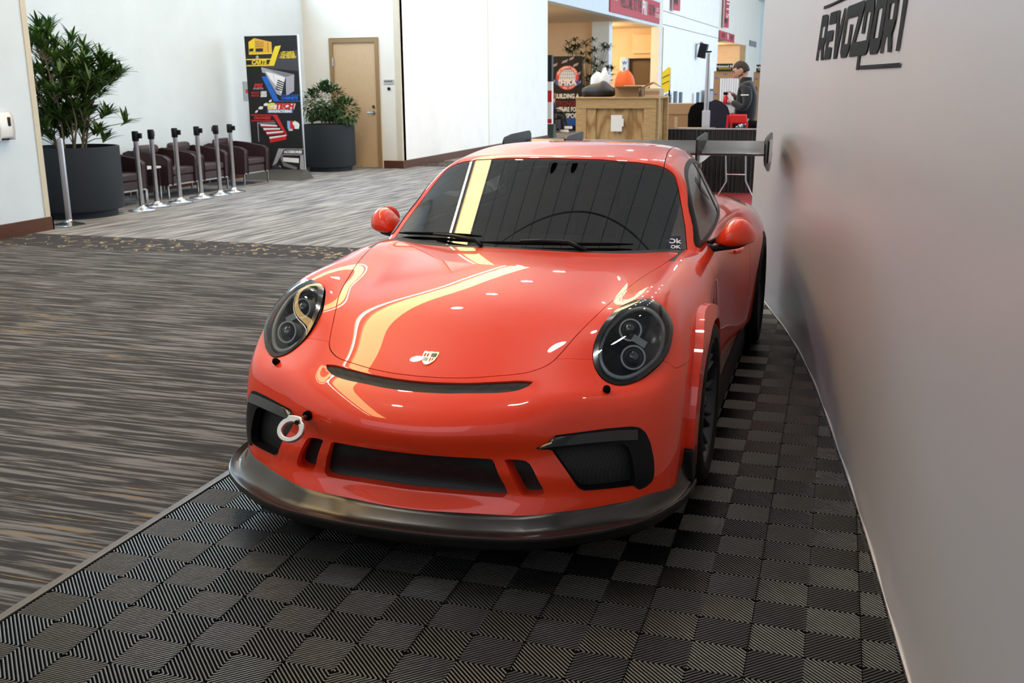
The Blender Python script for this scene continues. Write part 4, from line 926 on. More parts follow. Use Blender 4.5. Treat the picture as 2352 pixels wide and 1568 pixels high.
L={
'a':([(2.378,2.039),(2.37,2.056),(1.865,2.053),(1.454,2.046),(1.447,2.034),(1.856,2.037)],None),
'R':([(2.51,1.755),(2.4,2.001),(2.379,2.007),(2.227,2.003),(2.193,1.994),(2.195,1.97),(2.236,1.86),(2.284,1.825),(2.264,1.752),(2.344,1.754),(2.355,1.815),(2.428,1.815),(2.452,1.754)],[(2.264,1.94),(2.372,1.942),(2.399,1.88),(2.294,1.879)]),
'E1':([(2.147,1.94),(2.121,1.999),(2.1,2.003),(1.888,2.0),(1.914,1.938)],None),
'E2':([(2.232,1.753),(2.172,1.908),(1.974,1.906),(1.995,1.848),(2.125,1.848),(2.143,1.819),(1.995,1.816),(2.022,1.753)],None),
'V':([(1.902,1.75),(1.883,1.999),(1.796,1.998),(1.803,1.881),(1.809,1.833),(1.778,1.894),(1.65,1.993),(1.58,1.995),(1.74,1.826),(1.799,1.75)],None),
'O':([(1.672,1.778),(1.624,1.891),(1.556,1.954),(1.528,1.986),(1.502,1.995),(0.964,1.985),(0.963,1.959),(1.02,1.92),(1.135,1.928),(1.521,1.935),(1.582,1.814),(1.441,1.813),(1.399,1.902),(1.316,1.9),(1.376,1.785),(1.459,1.749),(1.499,1.748),(1.631,1.749)],None),
'Z':([(1.135,1.928),(1.0,1.935),(1.02,1.92),(1.192,1.81),(0.816,1.806),(0.752,1.923),(0.87,1.925),(0.915,1.838),(0.997,1.84),(0.919,1.98),(0.912,1.992),(0.677,1.983),(0.662,1.916),(0.738,1.793),(0.765,1.758),(0.833,1.743),(0.973,1.744),(1.001,1.681),(1.072,1.682),(1.049,1.744),(1.352,1.747),(1.331,1.791),(1.284,1.817)],None),
'u':([(0.697,1.76),(0.71,1.801),(0.612,1.939),(0.605,1.968),(0.333,1.961),(0.342,1.919),(0.394,1.816),(0.433,1.763),(0.503,1.739),(0.671,1.74)],[(0.612,1.803),(0.486,1.802),(0.431,1.917),(0.556,1.918)]),
'R2':([(0.4,1.738),(0.353,1.825),(0.324,1.946),(0.3,1.96),(0.089,1.952),(0.084,1.909),(0.101,1.852),(0.134,1.821),(0.162,1.805),(0.142,1.736),(0.218,1.737),(0.243,1.798),(0.312,1.797),(0.347,1.737)],[(0.273,1.858),(0.259,1.918),(0.148,1.916),(0.171,1.856)]),
'T':([(0.033,1.736),(-0.001,1.814),(-0.029,1.915),(-.080,2.03),(-.140,2.03),(-0.097,1.904),(-0.028,1.735)],None),
'bar':([(0.957,1.682),(0.953,1.7),(-0.092,1.693),(-0.087,1.676)],None),'bar2':([(0.60,2.048),(.60,2.062),(-.15,2.04),(-.145,2.026)],None)}
from mathutils.geometry import tessellate_polygon
M_ink=mat('wall_print_black',(.003,.004,.004),.65,spec=.08)
for k,(outer,hole) in L.items():
    def dense(pl):
        o=[]
        for i in range(len(pl)):
            a,b_=pl[i],pl[(i+1)%len(pl)];n=max(1,int(math.hypot(a[0]-b_[0],a[1]-b_[1])/.05))
            o+=[(a[0]+(b_[0]-a[0])*t/n,a[1]+(b_[1]-a[1])*t/n) for t in range(n)]
        return o
    loops=[dense(outer)]+([dense(hole)] if hole else []);allp=[p for l in loops for p in l]
    tr_=tessellate_polygon([[Vector((a,b_,0)) for a,b_ in l] for l in loops])
    o=mesh_obj('wall_lettering',[(WX(y,z)-.006,y,z) for y,z in allp],tr_,M_ink);ch(o,bw_)
# --- ribbed tile mat under the car
mt=thing('tile_mat','ribbed charcoal interlocking floor tiles laid under the car','floor mat',(0,0,0))
PX,PY,X0,Y0=.16,.1535,1.04-.16*13,-1.0
x_l=-1.055;y0,y1=-3.9,6.6
M_rib=mat('ribbed_tile_plastic',(.0125,.0118,.0112),.27,spec=.9,coat=.3,coat_r=.27);M_tb=mat('tile_base_black',(.003,.003,.003),.9,spec=.05)
_ys=np.linspace(y0,4.55,60);BASEMB=MB();BASEMB.prism([(x_l,y0)]+[(WX(max(y,-4.6))-.015,y) for y in _ys]+[(2.0,4.62),(2.0,y1),(x_l,y1)],.0008,.0020,'z')
y0,y1=-3.9,6.6
BASEMB.build('tile_base',M_tb,mt)
RW,RH=.0060,.0075;NR=10
ni=range(0,21);i0=0
j0=int(math.floor((y0-Y0)/PY));j1=int(math.ceil((y1-Y0)/PY))
Vr=[];Fr=[]
for i in ni:
    xa=X0+PX*i
    if xa>2.05:continue
    for j in range(j0,j1):
        ya=Y0+PY*j
        if xa>WX(min(max(ya,-4.6),4.6))+.1 and ya<4.6:continue
        if ya>3.0 and xa>-0.5 and False:continue
        k_=i-13;odd=(k_+j)%2
        # odd: direction (+1,-1); even: (+1,+1)
        for r_ in range(NR*2-1):
            c=(r_+.5)/(NR)  # 0..2 across the diagonal family, in unit cell
            # even family lines v-u=const ; odd family v+u=const
            if not odd:
                d_=c-1
                u0,v0=max(0,-d_),max(0,d_);u1,v1=min(1,1-d_),min(1,1+d_)
            else:
                u0,v0=max(0,c-1),min(1,c);u1,v1=min(1,c),max(0,c-1)
            if abs(u1-u0)<.03:continue
            ax_,ay_=xa+u0*PX,ya+v0*PY;bx_,by_=xa+u1*PX,ya+v1*PY
            lim=lambda Y:(WX(min(max(Y,-4.6),4.6))-.018) if Y<4.6 else 2.0
            da,db=lim(ay_)-ax_,lim(by_)-bx_
            if da<0 and db<0:continue
            if da<0:q_=da/(da-db);ax_,ay_=ax_+(bx_-ax_)*q_,ay_+(by_-ay_)*q_
            if db<0:q_=db/(db-da);bx_,by_=bx_+(ax_-bx_)*q_,by_+(ay_-by_)*q_
            if abs(bx_-ax_)<.004:continue
            L_=math.hypot(bx_-ax_,by_-ay_);nx,ny=-(by_-ay_)/L_*RW/2,(bx_-ax_)/L_*RW/2
            n=len(Vr);Q=((1,.0019),(.92,RH-.0011),(.50,RH-.0003),(0,RH),(-.50,RH-.0003),(-.92,RH-.0011),(-1,.0019))
            Vr+=[(ax_+nx*q_,ay_+ny*q_,z_) for q_,z_ in Q]+[(bx_+nx*q_,by_+ny*q_,z_) for q_,z_ in Q]
            Fr+=[(n+k,n+k+1,n+k+8,n+k+7) for k in range(6)]
o=mesh_obj('tile_ribs',Vr,Fr,M_rib,mt,smooth=True);o['kind']='stuff'
MB().prism([(-1.095,.0),(-1.060,.0075),(-1.052,.0075),(-1.052,.0)],y0,y1,'y').build('edge_ramp',mat('edge_strip_taupe',(.115,.10,.085),.45),mt)
jm=MB()
for i in range(0,21,2):
    x=X0+PX*i
    if -1.0<x<1.85:jm.box(x-.0012,x+.0012,y0 if x<1.6 else y0,y1 if x<.66 else min([y for y in np.linspace(-3.9,4.6,170) if WX(y)<x+.02]+[4.6]),.002,.0076)
jm.build('tile_joint',M_tb,mt)
# ================================================================= LOUNGE SIDE
M_pot=mat('charcoal_planter',(.026,.034,.043),.65,spec=.3);_n=noise(M_pot,coords(M_pot,(1,1,1)),150,2);bump(M_pot,_n,.1,.003)
M_soil=mat('soil',(.03,.02,.012),.95)
def leafmat(n,a,b_):
    m=mat(n,a,.45,spec=.5);g=nd(m,'ShaderNodeNewGeometry');lk(m,ramp(m,g.outputs['Random Per Island'],[(.0,a),(.6,tuple((p+q)/2 for p,q in zip(a,b_))),(1,b_)]),bsdf(m).inputs['Base Color']);return m
M_leaf=leafmat('glossy_green_leaf',(.010,.035,.008),(.12,.22,.03));M_leaf2=leafmat('dark_ivy_leaf',(.012,.045,.014),(.09,.18,.05));M_bark=mat('pale_bark',(.22,.17,.11),.8)
def leaf(mb,o,d,L,w,droop=.3,seg=4):
    d=Vector(d).normalized();sd=d.cross(Vector((0,0,1)))
    if sd.length<.01:sd=Vector((1,0,0))
    sd.normalize();p=Vector(o);V=[];dd=d.copy()
    for i in range(seg+1):
        t=i/seg;ww=w*math.sin(math.pi*min(.98,(t*.86+.10)));up=sd.cross(dd).normalized()*ww*.25
        V+=[p-sd*ww+up,p,p+sd*ww+up];p=p+dd*(L/seg);dd=(dd+Vector((0,0,-droop/seg))).normalized()
    n=len(mb.V);mb.V+=[tuple(v) for v in V]
    for i in range(seg):
        a=n+i*3;mb.F+=[(a,a+1,a+4,a+3),(a+1,a+2,a+5,a+4)]
    mb.mi+=[0]*(seg*2)
def planter(loc,r,h,label):
    t=thing('potted_plant',label,'plant',loc)
    MB().lathe([(r*.84,.0),(r*.84,.09),(r*.97,.09),(r,.12),(r,h),(r*.955,h+.004),(r*.95,h-.07),(0,h-.07)],n=56).build('planter_pot',M_pot,t,smooth=35)
    MB().lathe([(r*.95,h-.085),(r*.6,h-.05),(0,h-.04)],n=30).build('soil',M_soil,t,smooth=40);return t
rnd=random.Random(3)
t=planter((-8.13,6.93,0),.585,.89,'tall leafy potted tree in a wide charcoal planter, near the left wall end')
fo=MB();st=MB();ends=[]
for i in range(165):
    k=rnd.random()
    if k<.60: c=Vector((rnd.gauss(-.20,.25),rnd.gauss(0,.28),rnd.uniform(1.15,2.32)))
    elif k<.85: c=Vector((rnd.gauss(.40,.17),rnd.gauss(0,.25),rnd.uniform(1.55,1.98)));
    else: c=Vector((rnd.gauss(.05,.30),rnd.gauss(0,.25),rnd.uniform(1.0,1.5)))
    if c.x>.1 and c.z>2.02:c.z-=.25
    c.x=max(c.x,-.60);ends.append(c)
ends+=[Vector((-.30,0,2.38)),Vector((-.22,.1,2.42)),Vector((-.47,.05,2.28)),Vector((.62,0,2.0)),Vector((.72,.05,1.93)),Vector((.55,.1,1.78)),Vector((.45,0,1.1)),Vector((.5,.1,1.0)),Vector((-.5,0,1.05))]
stems=[]
for k in range(9):
    a=k*2*math.pi/9;b0=Vector((.16*math.cos(a),.16*math.sin(a),.82));tp=Vector((.38*math.cos(a)-.05,.30*math.sin(a),1.75+.25*math.sin(k*2.1)));stems.append((b0,tp));st.tube([b0,(b0+tp)/2+Vector((.04*math.sin(k),.03,0)),tp],[.016,.012,.008],6)
for c in ends:
    b0,tp=min(stems,key=lambda s:((s[0]+s[1])/2-c).length);q=b0.lerp(tp,min(1,max(.1,(c.z-.95)/1.1)));st.tube([q,(q+c)/2+Vector((0,0,.03)),c],[.007,.006,.005],5)
    out=(c-Vector((0,0,1.3)));out.z=abs(out.z)*.4+.35;out.normalize()
    for j in range(20):
        a=j*2.4;el=rnd.uniform(-.15,1.0);d_=Vector((math.cos(a),math.sin(a),el))*.8+out*.7
        leaf(fo,c-out*rnd.uniform(0,.10),d_,rnd.uniform(.16,.26),.018,.6)
st.build('stems',M_bark,t,smooth=60);fo.build('foliage',M_leaf,t)
t=planter((-8.24,14.28,0),.50,.90,'low bushy green plant in a round charcoal planter beside the tan door')
fo=MB();st=MB()
for i in range(1500):
    k=rnd.random()
    if k<.62:c=Vector((-.02,0,1.33));R=(.40,.38,.36)
    elif k<.85:c=Vector((.38,-.05,1.15));R=(.28,.3,.26)
    else:c=Vector((-.35,0,1.25));R=(.2,.3,.3)
    d_=Vector((rnd.gauss(0,1),rnd.gauss(0,1),rnd.gauss(0,1))).normalized();p=c+Vector((d_.x*R[0],d_.y*R[1],d_.z*R[2]))*rnd.uniform(.65,1)
    if p.z<.9 and abs(p.x)<.45:continue
    leaf(fo,p,d_+Vector((0,0,-.2)),rnd.uniform(.06,.10),.026,.5,3)
for k in range(14):
    a=k*.45*3;st.tube([(.1*math.cos(a),.1*math.sin(a),.82),(.2*math.cos(a),.2*math.sin(a),1.1),(.34*math.cos(a),.3*math.sin(a),1.35)],.007,5)
st.build('stems',M_bark,t);fo.build('foliage',M_leaf2,t)
# club chairs
M_lea=mat('burgundy_brown_leather',(.034,.015,.018),.42,spec=.4);_n=noise(M_lea,coords(M_lea,(1,1,1)),90,3);bump(M_lea,_n,.12,.004)
def club(label,loc,rz,group):
    t=thing('club_chair',label,'chair',loc,rz,group)    # faces +x
    arm=[(-.36,.22),(.36,.22),(.37,.575),(.30,.62),(.0,.665),(-.28,.69),(-.37,.66)]
    for s in (-1,1):MB().prism(arm,s*.40-(.12 if s>0 else 0),s*.40+(0 if s>0 else .12),'y').build('armrest',M_lea,t,bevel=.02)
    MB().box(-.37,-.24,-.285,.285,.22,.68).build('backrest',M_lea,t,bevel=.03)
    MB().box(-.24,.355,-.275,.275,.22,.335).build('seat_base',M_lea,t,bevel=.012)
    MB().box(-.235,.37,-.275,.275,.337,.455).build('seat_cushion',M_lea,t,bevel=.03)
    MB().box(-.34,-.20,-.25,.25,.60,.775).build('head_cushion',M_lea,t,bevel=.055)
    for sx in (-.34,.34):
        for sy in (-.375,.375):MB().box(sx-.012,sx+.012,sy-.012,sy+.012,0,.20).build('leg',MT['steel'],t)
    MB().box(-.36,.36,-.39,-.365,.195,.22).box(-.36,.36,.365,.39,.195,.22).box(-.36,-.335,-.365,.365,.195,.22).box(.335,.36,-.365,.365,.195,.22).build('base_rail',MT['steel'],t)
    return t
ch0=club('burgundy leather club chair at the right end of the lounge row, beside the tall banner',(-8.47,11.32,0),0,'club chairs along the alcove wall')
dup(ch0,(-8.47,10.06,0),0,'burgundy leather club chair second from the banner, behind two belt posts')
dup(ch0,(-8.47,9.24,0),0,'burgundy leather club chair third from the banner, beside the small white table')
dup(ch0,(-8.47,7.96,0),0,'burgundy leather club chair at the left end, half hidden by the large planter')
t=thing('side_table','small square white-topped table between two club chairs','table',(-8.40,8.60,0))
MB().box(-.24,.24,-.19,.19,.47,.50).build('table_top',mat('white_laminate',(.75,.75,.74),.3),t,bevel=.006)
for a in (-.21,.21):
    for b_ in (-.16,.16):MB().box(a-.012,a+.012,b_-.012,b_+.012,0,.47).build('leg',MT['steel'],t)
# belt posts
def post(label,loc,rz,group,first=None,head=True):
    if first is not None:return dup(first,loc,rz,label,group)
    t=thing('belt_post',label,'crowd post',loc,rz,group)
    MB().lathe([(.185,0),(.185,.012),(.17,.022),(.10,.036),(.05,.058),(.036,.075),(0,.075)],n=40).build('base',MT['steel'],t,smooth=35)
    MB().lathe([(.0325,.05),(.0325,.99)],n=24).build('pole',MT['steel'],t,smooth=40)
    MB().lathe([(.040,.93),(.044,.95),(.044,1.05),(.036,1.062),(0,1.062)],n=24).build('head_cap',MT['black_satin'],t,smooth=35)
    MB().box(.038,.085,-.028,.028,.965,1.035).build('belt_cassette',MT['black_satin'],t,bevel=.006)
    return t
G_='retractable belt posts in front of the lounge chairs'
names_=['first of the six post row from the left','second of the row, just behind the first','third of the row','fourth of the row','fifth of the row','last of the row, beside the rightmost chair']
P0=None
for i,(x,y,rz) in enumerate(((-7.60,7.54,.3),(-7.72,8.03,1.9),(-7.70,8.54,.35),(-7.74,9.13,.35),(-7.71,9.58,2.6),(-7.76,10.04,.35))):
    lb='steel belt post with black head, '+names_[i]
    P0=post(lb,(x,y,0),rz,G_,P0) or P0 if P0 else post(lb,(x,y,0),rz,G_)
t=thing('steel_post','bare steel post without a head standing before the big planter','crowd post',(-7.50,6.02,0))
MB().lathe([(.185,0),(.185,.012),(.17,.022),(.10,.036),(.05,.058),(.036,.075),(0,.075)],n=40).build('base',MT['steel'],t,smooth=35)
MB().lathe([(.036,.05),(.0345,1.03),(.03,1.045),(0,1.045)],n=24).build('pole',mat('dull_steel',(.42,.42,.45),.35,metal=.9),t,smooth=40)
# tall printed banner
t=thing('display_banner','tall black printed banner with yellow, blue and red panels beside the lounge chairs','banner',(-8.26,12.30,0))
BW,B0,B1=.525,.175,2.49
MB().box(-BW,BW,0,.02,B0,B1).build('banner_panel',ink('banner_black',(.0035,.0035,.0045),.7),t)
MB().box(BW,BW+.018,-.006,.026,B0-.01,B1+.005).box(-BW-.012,BW+.018,-.004,.024,B1,B1+.012).build('side_rail',MT['silver'],t)
MB().prism([(-.26,0),(.30,0),(.05,.175),(-.03,.175)],-BW-.04,BW+.02,'x').build('base',mat('base_taupe',(.11,.105,.09),.35,metal=.4),t,bevel=.004)
gm_=MB();mats_=[YEL,BLU,RED,WHT,GRY,ink('ink_dark_grey',(.045,.043,.05)),BLK,ink('ink_orange',(.75,.40,.03)),ink('ink_sky',(.25,.48,.80)),ink('ink_gold',(.85,.68,.10)),ink('ink_mid_grey',(.20,.19,.22))]
def gp(x,y):
    tt=(y-82)/306.;return ((x-(563+14*tt))/(123+2*tt)*2*BW-BW,B1-(B1-B0)*tt)
_lev=[0]
def g1(pts,mi):
    _lev[0]+=1;gm_.cur=mi;q=[gp(550+a*.1148,70+b_*.1148) for a,b_ in pts];yy=-.0006-_lev[0]*.00002
    gm_.add([(min(BW,max(-BW,u)),yy,v) for u,v in q],[tuple(range(len(q)))])
def g2_(pts,mi):
    _lev[0]+=1;gm_.cur=mi;q=[gp(560+a*.1212,230+b_*.1212) for a,b_ in pts];yy=-.0006-_lev[0]*.00002
    gm_.add([(min(BW,max(-BW,u)),yy,v) for u,v in q],[tuple(range(len(q)))])
g1([(700,540),(1190,380),(1230,800),(450,720)],5)
g1([(200,215),(320,140),(670,225),(680,430),(205,440)],7);g1([(205,215),(320,145),(325,415),(205,430)],0);g1([(200,440),(680,430),(680,455),(205,465)],0)
for k in range(4):g1([(340,205+k*34),(510,222+k*30),(510,230+k*30),(340,215+k*34)],6)
g1([(210,350),(300,340),(300,400),(212,410)],6);g1([(345,345),(495,345),(495,410),(345,410)],6);g1([(140,470),(700,455),(690,535),(145,540)],6)
g1([(345,500),(375,475),(405,500),(405,535),(375,560),(345,535)],4);g1([(590,230),(600,230),(605,430),(595,430)],5)
g1([(740,310),(860,295),(715,690),(600,690)],0);g1([(142,548),(660,545),(655,568),(145,572)],0);g1([(150,668),(610,662),(605,690),(152,694)],0)
g1([(450,715),(1125,865),(1120,1190),(960,1285),(945,930),(850,1285),(760,1245),(530,830),(470,820)],4);g1([(560,745),(1110,868),(950,915),(720,820)],10);g1([(540,800),(690,840),(750,1080),(640,960)],3);g1([(700,840),(940,920),(860,1240),(750,1090)],3)
for k in range(5):g1([(790-k*12,960+k*42),(925-k*12,1020+k*38),(915-k*12,1040+k*38),(780-k*12,985+k*42)],6)
g1([(945,930),(955,930),(950,1270),(880,1230)],6)
g1([(455,900),(565,890),(815,1395),(700,1395)],1);g1([(860,1262),(1240,1262),(1240,1275),(865,1275)],1);g1([(800,1380),(1250,1380),(1250,1395),(805,1395)],1)
for r_ in range(3):
    for c_ in range(5):
        if (r_+c_)%2==0:
            x0=215+c_*52+(2-r_)*34;y0_=200-c_*32-(2-r_)*36;g2_([(x0,y0_-18),(x0+50,y0_-40),(x0+42,y0_+4),(x0-10,y0_+20)],3)
g2_([(470,45),(1005,42),(975,150),(455,152)],3);g2_([(445,160),(965,160),(945,218),(440,218)],1)
g2_([(545,250),(640,250),(845,650),(800,655),(775,600)],2);g2_([(120,250),(560,250),(560,268),(122,268)],2);g2_([(125,362),(590,362),(595,380),(128,380)],2)
g2_([(245,400),(600,390),(610,430),(260,430)],10);g2_([(245,400),(262,400),(275,775),(262,775)],4)
for k in range(4):
    x0,y0_=300+k*58,430+k*78+(k==3)*15;g2_([(x0,y0_),(x0+340,y0_+20-k*22),(x0+342,y0_+45-k*22),(x0+15,y0_+38)],3);g2_([(x0+12,y0_+40),(x0+342,y0_+45-k*22),(x0+338,y0_+62-k*16+(k==3)*30),(x0+18,y0_+62+(k==3)*55)],2)
g2_([(835,370),(895,370),(895,520),(845,520)],8);g2_([(893,370),(975,368),(975,525),(897,520)],2);g2_([(945,395),(990,368),(1060,405),(1080,440),(1065,520),(985,520),(975,460),(945,430)],3)
g2_([(660,900),(1150,900),(1150,915),(770,915),(620,1190),(530,1240)],4);g2_([(730,1010),(1160,1010),(1160,1025),(725,1025)],4);g2_([(1090,1030),(1165,1030),(1175,1310),(1080,1290)],4)
g2_([(745,1070),(1060,1085),(1060,1175),(750,1150)],3);g2_([(700,1030),(745,1030),(750,1160),(1030,1260),(1010,1310),(760,1240),(700,1110)],10);g2_([(610,1310),(650,1230),(700,1240),(705,1315)],4);g2_([(540,1240),(600,1200),(760,1310),(530,1320)],5)
gm_.build('printed_graphics',mats_,t)
def bt(s,x,y,px,m,frame=1,sx=1,shear=.25,bold=.004,al='CENTER'):
    u,v=gp(550+x*.1148,70+y*.1148) if frame==1 else gp(560+x*.1212,230+y*.1212)
    text(s,px*.0088,m,t,Matrix.Translation((u,-.0035,v))@FRONT,sx=sx,shear=shear,bold=bold,ext=.0005,align=al)
bt('CARTS',405,618,11.5,YEL,bold=.006,sx=.95);bt('• PIT CARTS',985,435,5.6,YEL,bold=.002);bt('• TOOLBOXES',975,480,5.6,YEL,bold=.002);bt('• FUEL DELIVERY',990,528,5.6,YEL,bold=.002,sx=.95)
bt('PRI',375,1080,9.5,RED,sx=1.35,bold=.006);bt('EXHIBITOR',380,1138,4.6,GRY,bold=.001);bt('BOOTH',312,1222,5,RED,bold=.002);bt('BOOTH',312,1280,5,RED,bold=.002);bt('1825',485,1220,7,WHT,bold=.004);bt('2025',490,1280,7,WHT,bold=.004)
bt('CABINETS',1020,1330,8.2,BLU,bold=.005);bt('C',510,97,16,ink('ink_gold',(.85,.68,.10)),2,sx=1.3,bold=.012);bt('TECH',785,95,15,RED,2,sx=1.08,bold=.010);bt('MANUFACTURING',700,190,7.2,WHT,2,sx=.86,bold=.004,shear=.1)
bt('DRAWERS',345,316,8.2,RED,2,bold=.004);bt('USA',905,540,5.2,WHT,2,shear=0,bold=.003);bt('ACCESSORIES',945,965,7.2,WHT,2,shear=.1,sx=.92,bold=.004)
# ================================================================= RECESS: far banner, plant, seated person
t=thing('display_banner','black banner with round globe emblem and white lettering in the far recess','banner',(-7.94,31.9,0))
MB().box(-.54,.54,0,.03,.02,2.6).build('banner_panel',ink('banner_black',(.0035,.0035,.0045),.7),t)
gm_=MB();k0=MB()
for i,(px_,pz,w_) in enumerate(((-.46,2.3,.2),(-.1,2.42,.25),(.3,2.3,.22),(-.35,2.05,.12),(.42,2.0,.14),(.15,2.52,.2),(-.48,1.75,.08),(.46,1.7,.08))):
    gm_.cur=0;gm_.add([(px_-w_/2,-.002,pz-.07),(px_+w_*.3,-.002,pz-.02),(px_+w_/2,-.002,pz+.08),(px_-w_*.3,-.002,pz+.02)],[(0,1,2,3)])
def disc(mb,cx,cz,r,y,mi,n=40,a0=0,a1=2*math.pi):
    mb.cur=mi;mb.add([(cx+r*math.cos(a0+(a1-a0)*i/n),y,cz+r*math.sin(a0+(a1-a0)*i/n)) for i in range(n)],[tuple(range(n))])
disc(gm_,0,1.86,.42,-.004,1);disc(gm_,0,1.86,.30,-.006,2);gm_.cur=3
for k in range(-3,4):gm_.add([(-.30*math.cos(k*.42),-.008,1.86+.29*math.sin(k*.42)-.005),(.30*math.cos(k*.42),-.008,1.86+.29*math.sin(k*.42)-.005),(.30*math.cos(k*.42),-.008,1.86+.29*math.sin(k*.42)+.005),(-.30*math.cos(k*.42),-.008,1.86+.29*math.sin(k*.42)+.005)],[(0,1,2,3)])
for k in range(-3,4):
    pts=[(k/3.5*.30*math.cos(a),1.86+.30*math.sin(a)) for a in np.linspace(-1.5,1.5,14)];V=[(x-.005,-.008,z) for x,z in pts]+[(x+.005,-.008,z) for x,z in pts];gm_.add(V,[(i,i+1,15+i,14+i) for i in range(13)])
gm_.cur=4;gm_.add([(-.46,-.010,1.68),(-.40,-.010,1.86),(-.36,-.010,1.74),(.36,-.010,1.74),(.40,-.010,1.86),(.46,-.010,1.68),(.38,-.010,1.60),(-.38,-.010,1.60)],[(0,1,2,3,4,5,6,7)])
gm_.add([(-.25,-.004,.20),(.52,-.004,.20),(.52,-.004,.48),(-.25,-.004,.48)],[(0,1,2,3)])
gm_.build('printed_graphics',[mat('flag_lilac',(.32,.28,.36),.5),ink('emblem_red',(.65,.06,.06)),ink('emblem_pale',(.75,.78,.82)),BLU,ink('emblem_blue',(.02,.10,.42))],t)
text('IHRA',.26,WHT,t,Matrix.Translation((0,-.014,1.69))@FRONT,bold=.012,sx=1.1)
for i,c_ in enumerate('INTERNATIONAL'):
    a=math.radians(160-140*i/12);text(c_,.10,WHT,t,Matrix.Translation((.36*math.cos(a),-.014,1.86+.36*math.sin(a)))@FRONT@Matrix.Rotation(a-math.pi/2,4,'Z'),bold=.004)
for i,c_ in enumerate('HOT ROD ASSOC.'):
    a=math.radians(212+116*i/13);text(c_,.08,WHT,t,Matrix.Translation((.36*math.cos(a),-.014,1.86+.36*math.sin(a)))@FRONT@Matrix.Rotation(a+math.pi/2,4,'Z'),bold=.002)
text('BUILDING A',.22,WHT,t,Matrix.Translation((-.02,-.006,1.22))@FRONT,bold=.008,sx=.72);text('STRONGER',.25,ink('ink_maroon',(.20,.01,.015)),t,Matrix.Translation((-.02,-.006,.96))@FRONT,bold=.008,sx=.72)
text('FUTURE FOR',.22,WHT,t,Matrix.Translation((-.02,-.006,.76))@FRONT,bold=.008,sx=.68);text('SPORT',.22,WHT,t,Matrix.Translation((.22,-.006,.54))@FRONT,bold=.008,sx=.8)
t=planter((-7.75,34.2,0),.45,.8,'tall leafy potted tree standing behind the globe emblem banner')
fo=MB();st=MB()
for i in range(64):
    if i<30:c=Vector((rnd.gauss(0,.42),rnd.gauss(0,.3),rnd.uniform(2.3,3.3)))
    else:c=Vector((rnd.gauss(.25,.35),rnd.gauss(0,.3),rnd.uniform(1.3,2.5)))
    st.tube([(0,0,.75),(c.x*.4,c.y*.4,1.5),c],[.02,.014,.008],5)
    for j in range(16):
        a=j*2.4;leaf(fo,c,(math.cos(a),math.sin(a),rnd.uniform(-.3,1)),rnd.uniform(.2,.32),.026,.6,3)
for c in (Vector((.8,0,2.2)),Vector((.95,0,1.95)),Vector((.9,0,1.75))):
    st.tube([(0,0,.75),(.4,0,1.6),c],[.015,.01,.006],5)
    for j in range(14):leaf(fo,c,(math.cos(j*2.4),math.sin(j*2.4),.4),.25,.025,.6,3)
st.build('stems',M_bark,t);fo.build('foliage',leafmat('dark_green_leaf',(.008,.02,.006),(.06,.10,.02)),t)  # darker greens than the other foliage
t=thing('display_column','narrow white and red display column with black top at the wall corner','display column',(-7.33,27.5,0))
MB().box(-.25,.045,-.1,.1,.42,1.72).build('white_panel',WHT,t);MB().box(-.25,.045,-.1,.1,1.72,2.52).build('black_panel',BLK,t);MB().box(-.25,.05,-.11,-.1,1.1,1.45).box(-.25,.05,-.11,-.1,.45,.58).build('red_stripe',RED,t);MB().prism([(-.2,0),(.2,0),(.1,.42),(-.1,.42)],-.3,.12,'x').build('base',mat('base_dark',(.04,.05,.04),.5),t)
t=thing('signboard','tall narrow white signboard with blue lettering beside the dark hall doorway','sign',(-4.5,25.0,0))
MB().box(-.075,.075,0,.06,0,2.33).build('panel',WHT,t)
for i,c_ in enumerate('WEST'):text(c_,.13,BLU,t,Matrix.Translation((0,-.004,2.2-i*.17))@FRONT,bold=.004)
# ================================================================= people
def skin_obj(name,bones,mt,parent,sub=2,root=0):
    """bones: list of chains; each chain list of (x,y,z,r) ; shared points merge"""
    V=[];R=[];E=[];ix={}
    for chn in bones:
        prev=None
        for x,y,z,r in chn:
            k=(round(x,4),round(y,4),round(z,4))
            if k not in ix:ix[k]=len(V);V.append((x,y,z));R.append(r)
            i=ix[k]
            if prev is not None and prev!=i:E.append((prev,i))
            prev=i
    me=bpy.data.meshes.new(name);me.from_pydata(V,E,[]);o=bpy.data.objects.new(name,me);COL.objects.link(o);o.parent=parent
    sk=o.modifiers.new('skin','SKIN');sk.use_smooth_shade=True
    for i,r in enumerate(R):
        me.skin_vertices[0].data[i].radius=(r,r) if not isinstance(r,tuple) else r
    me.skin_vertices[0].data[root].use_root=True
    s=o.modifiers.new('sub','SUBSURF');s.levels=s.render_levels=sub;me.materials.append(mt);return o
M_skin=mat('skin',(.56,.30,.21),.5);M_hair=mat('dark_brown_hair',(.030,.017,.010),.7);M_blk=mat('black_fleece',(.010,.011,.014),.85,sheen=.2);M_pant=mat('dark_trousers',(.05,.04,.03),.8)
man=thing('person','bearded man in a black jacket looking down at the red bottle in his hands','person',(-.09,12.6,0))
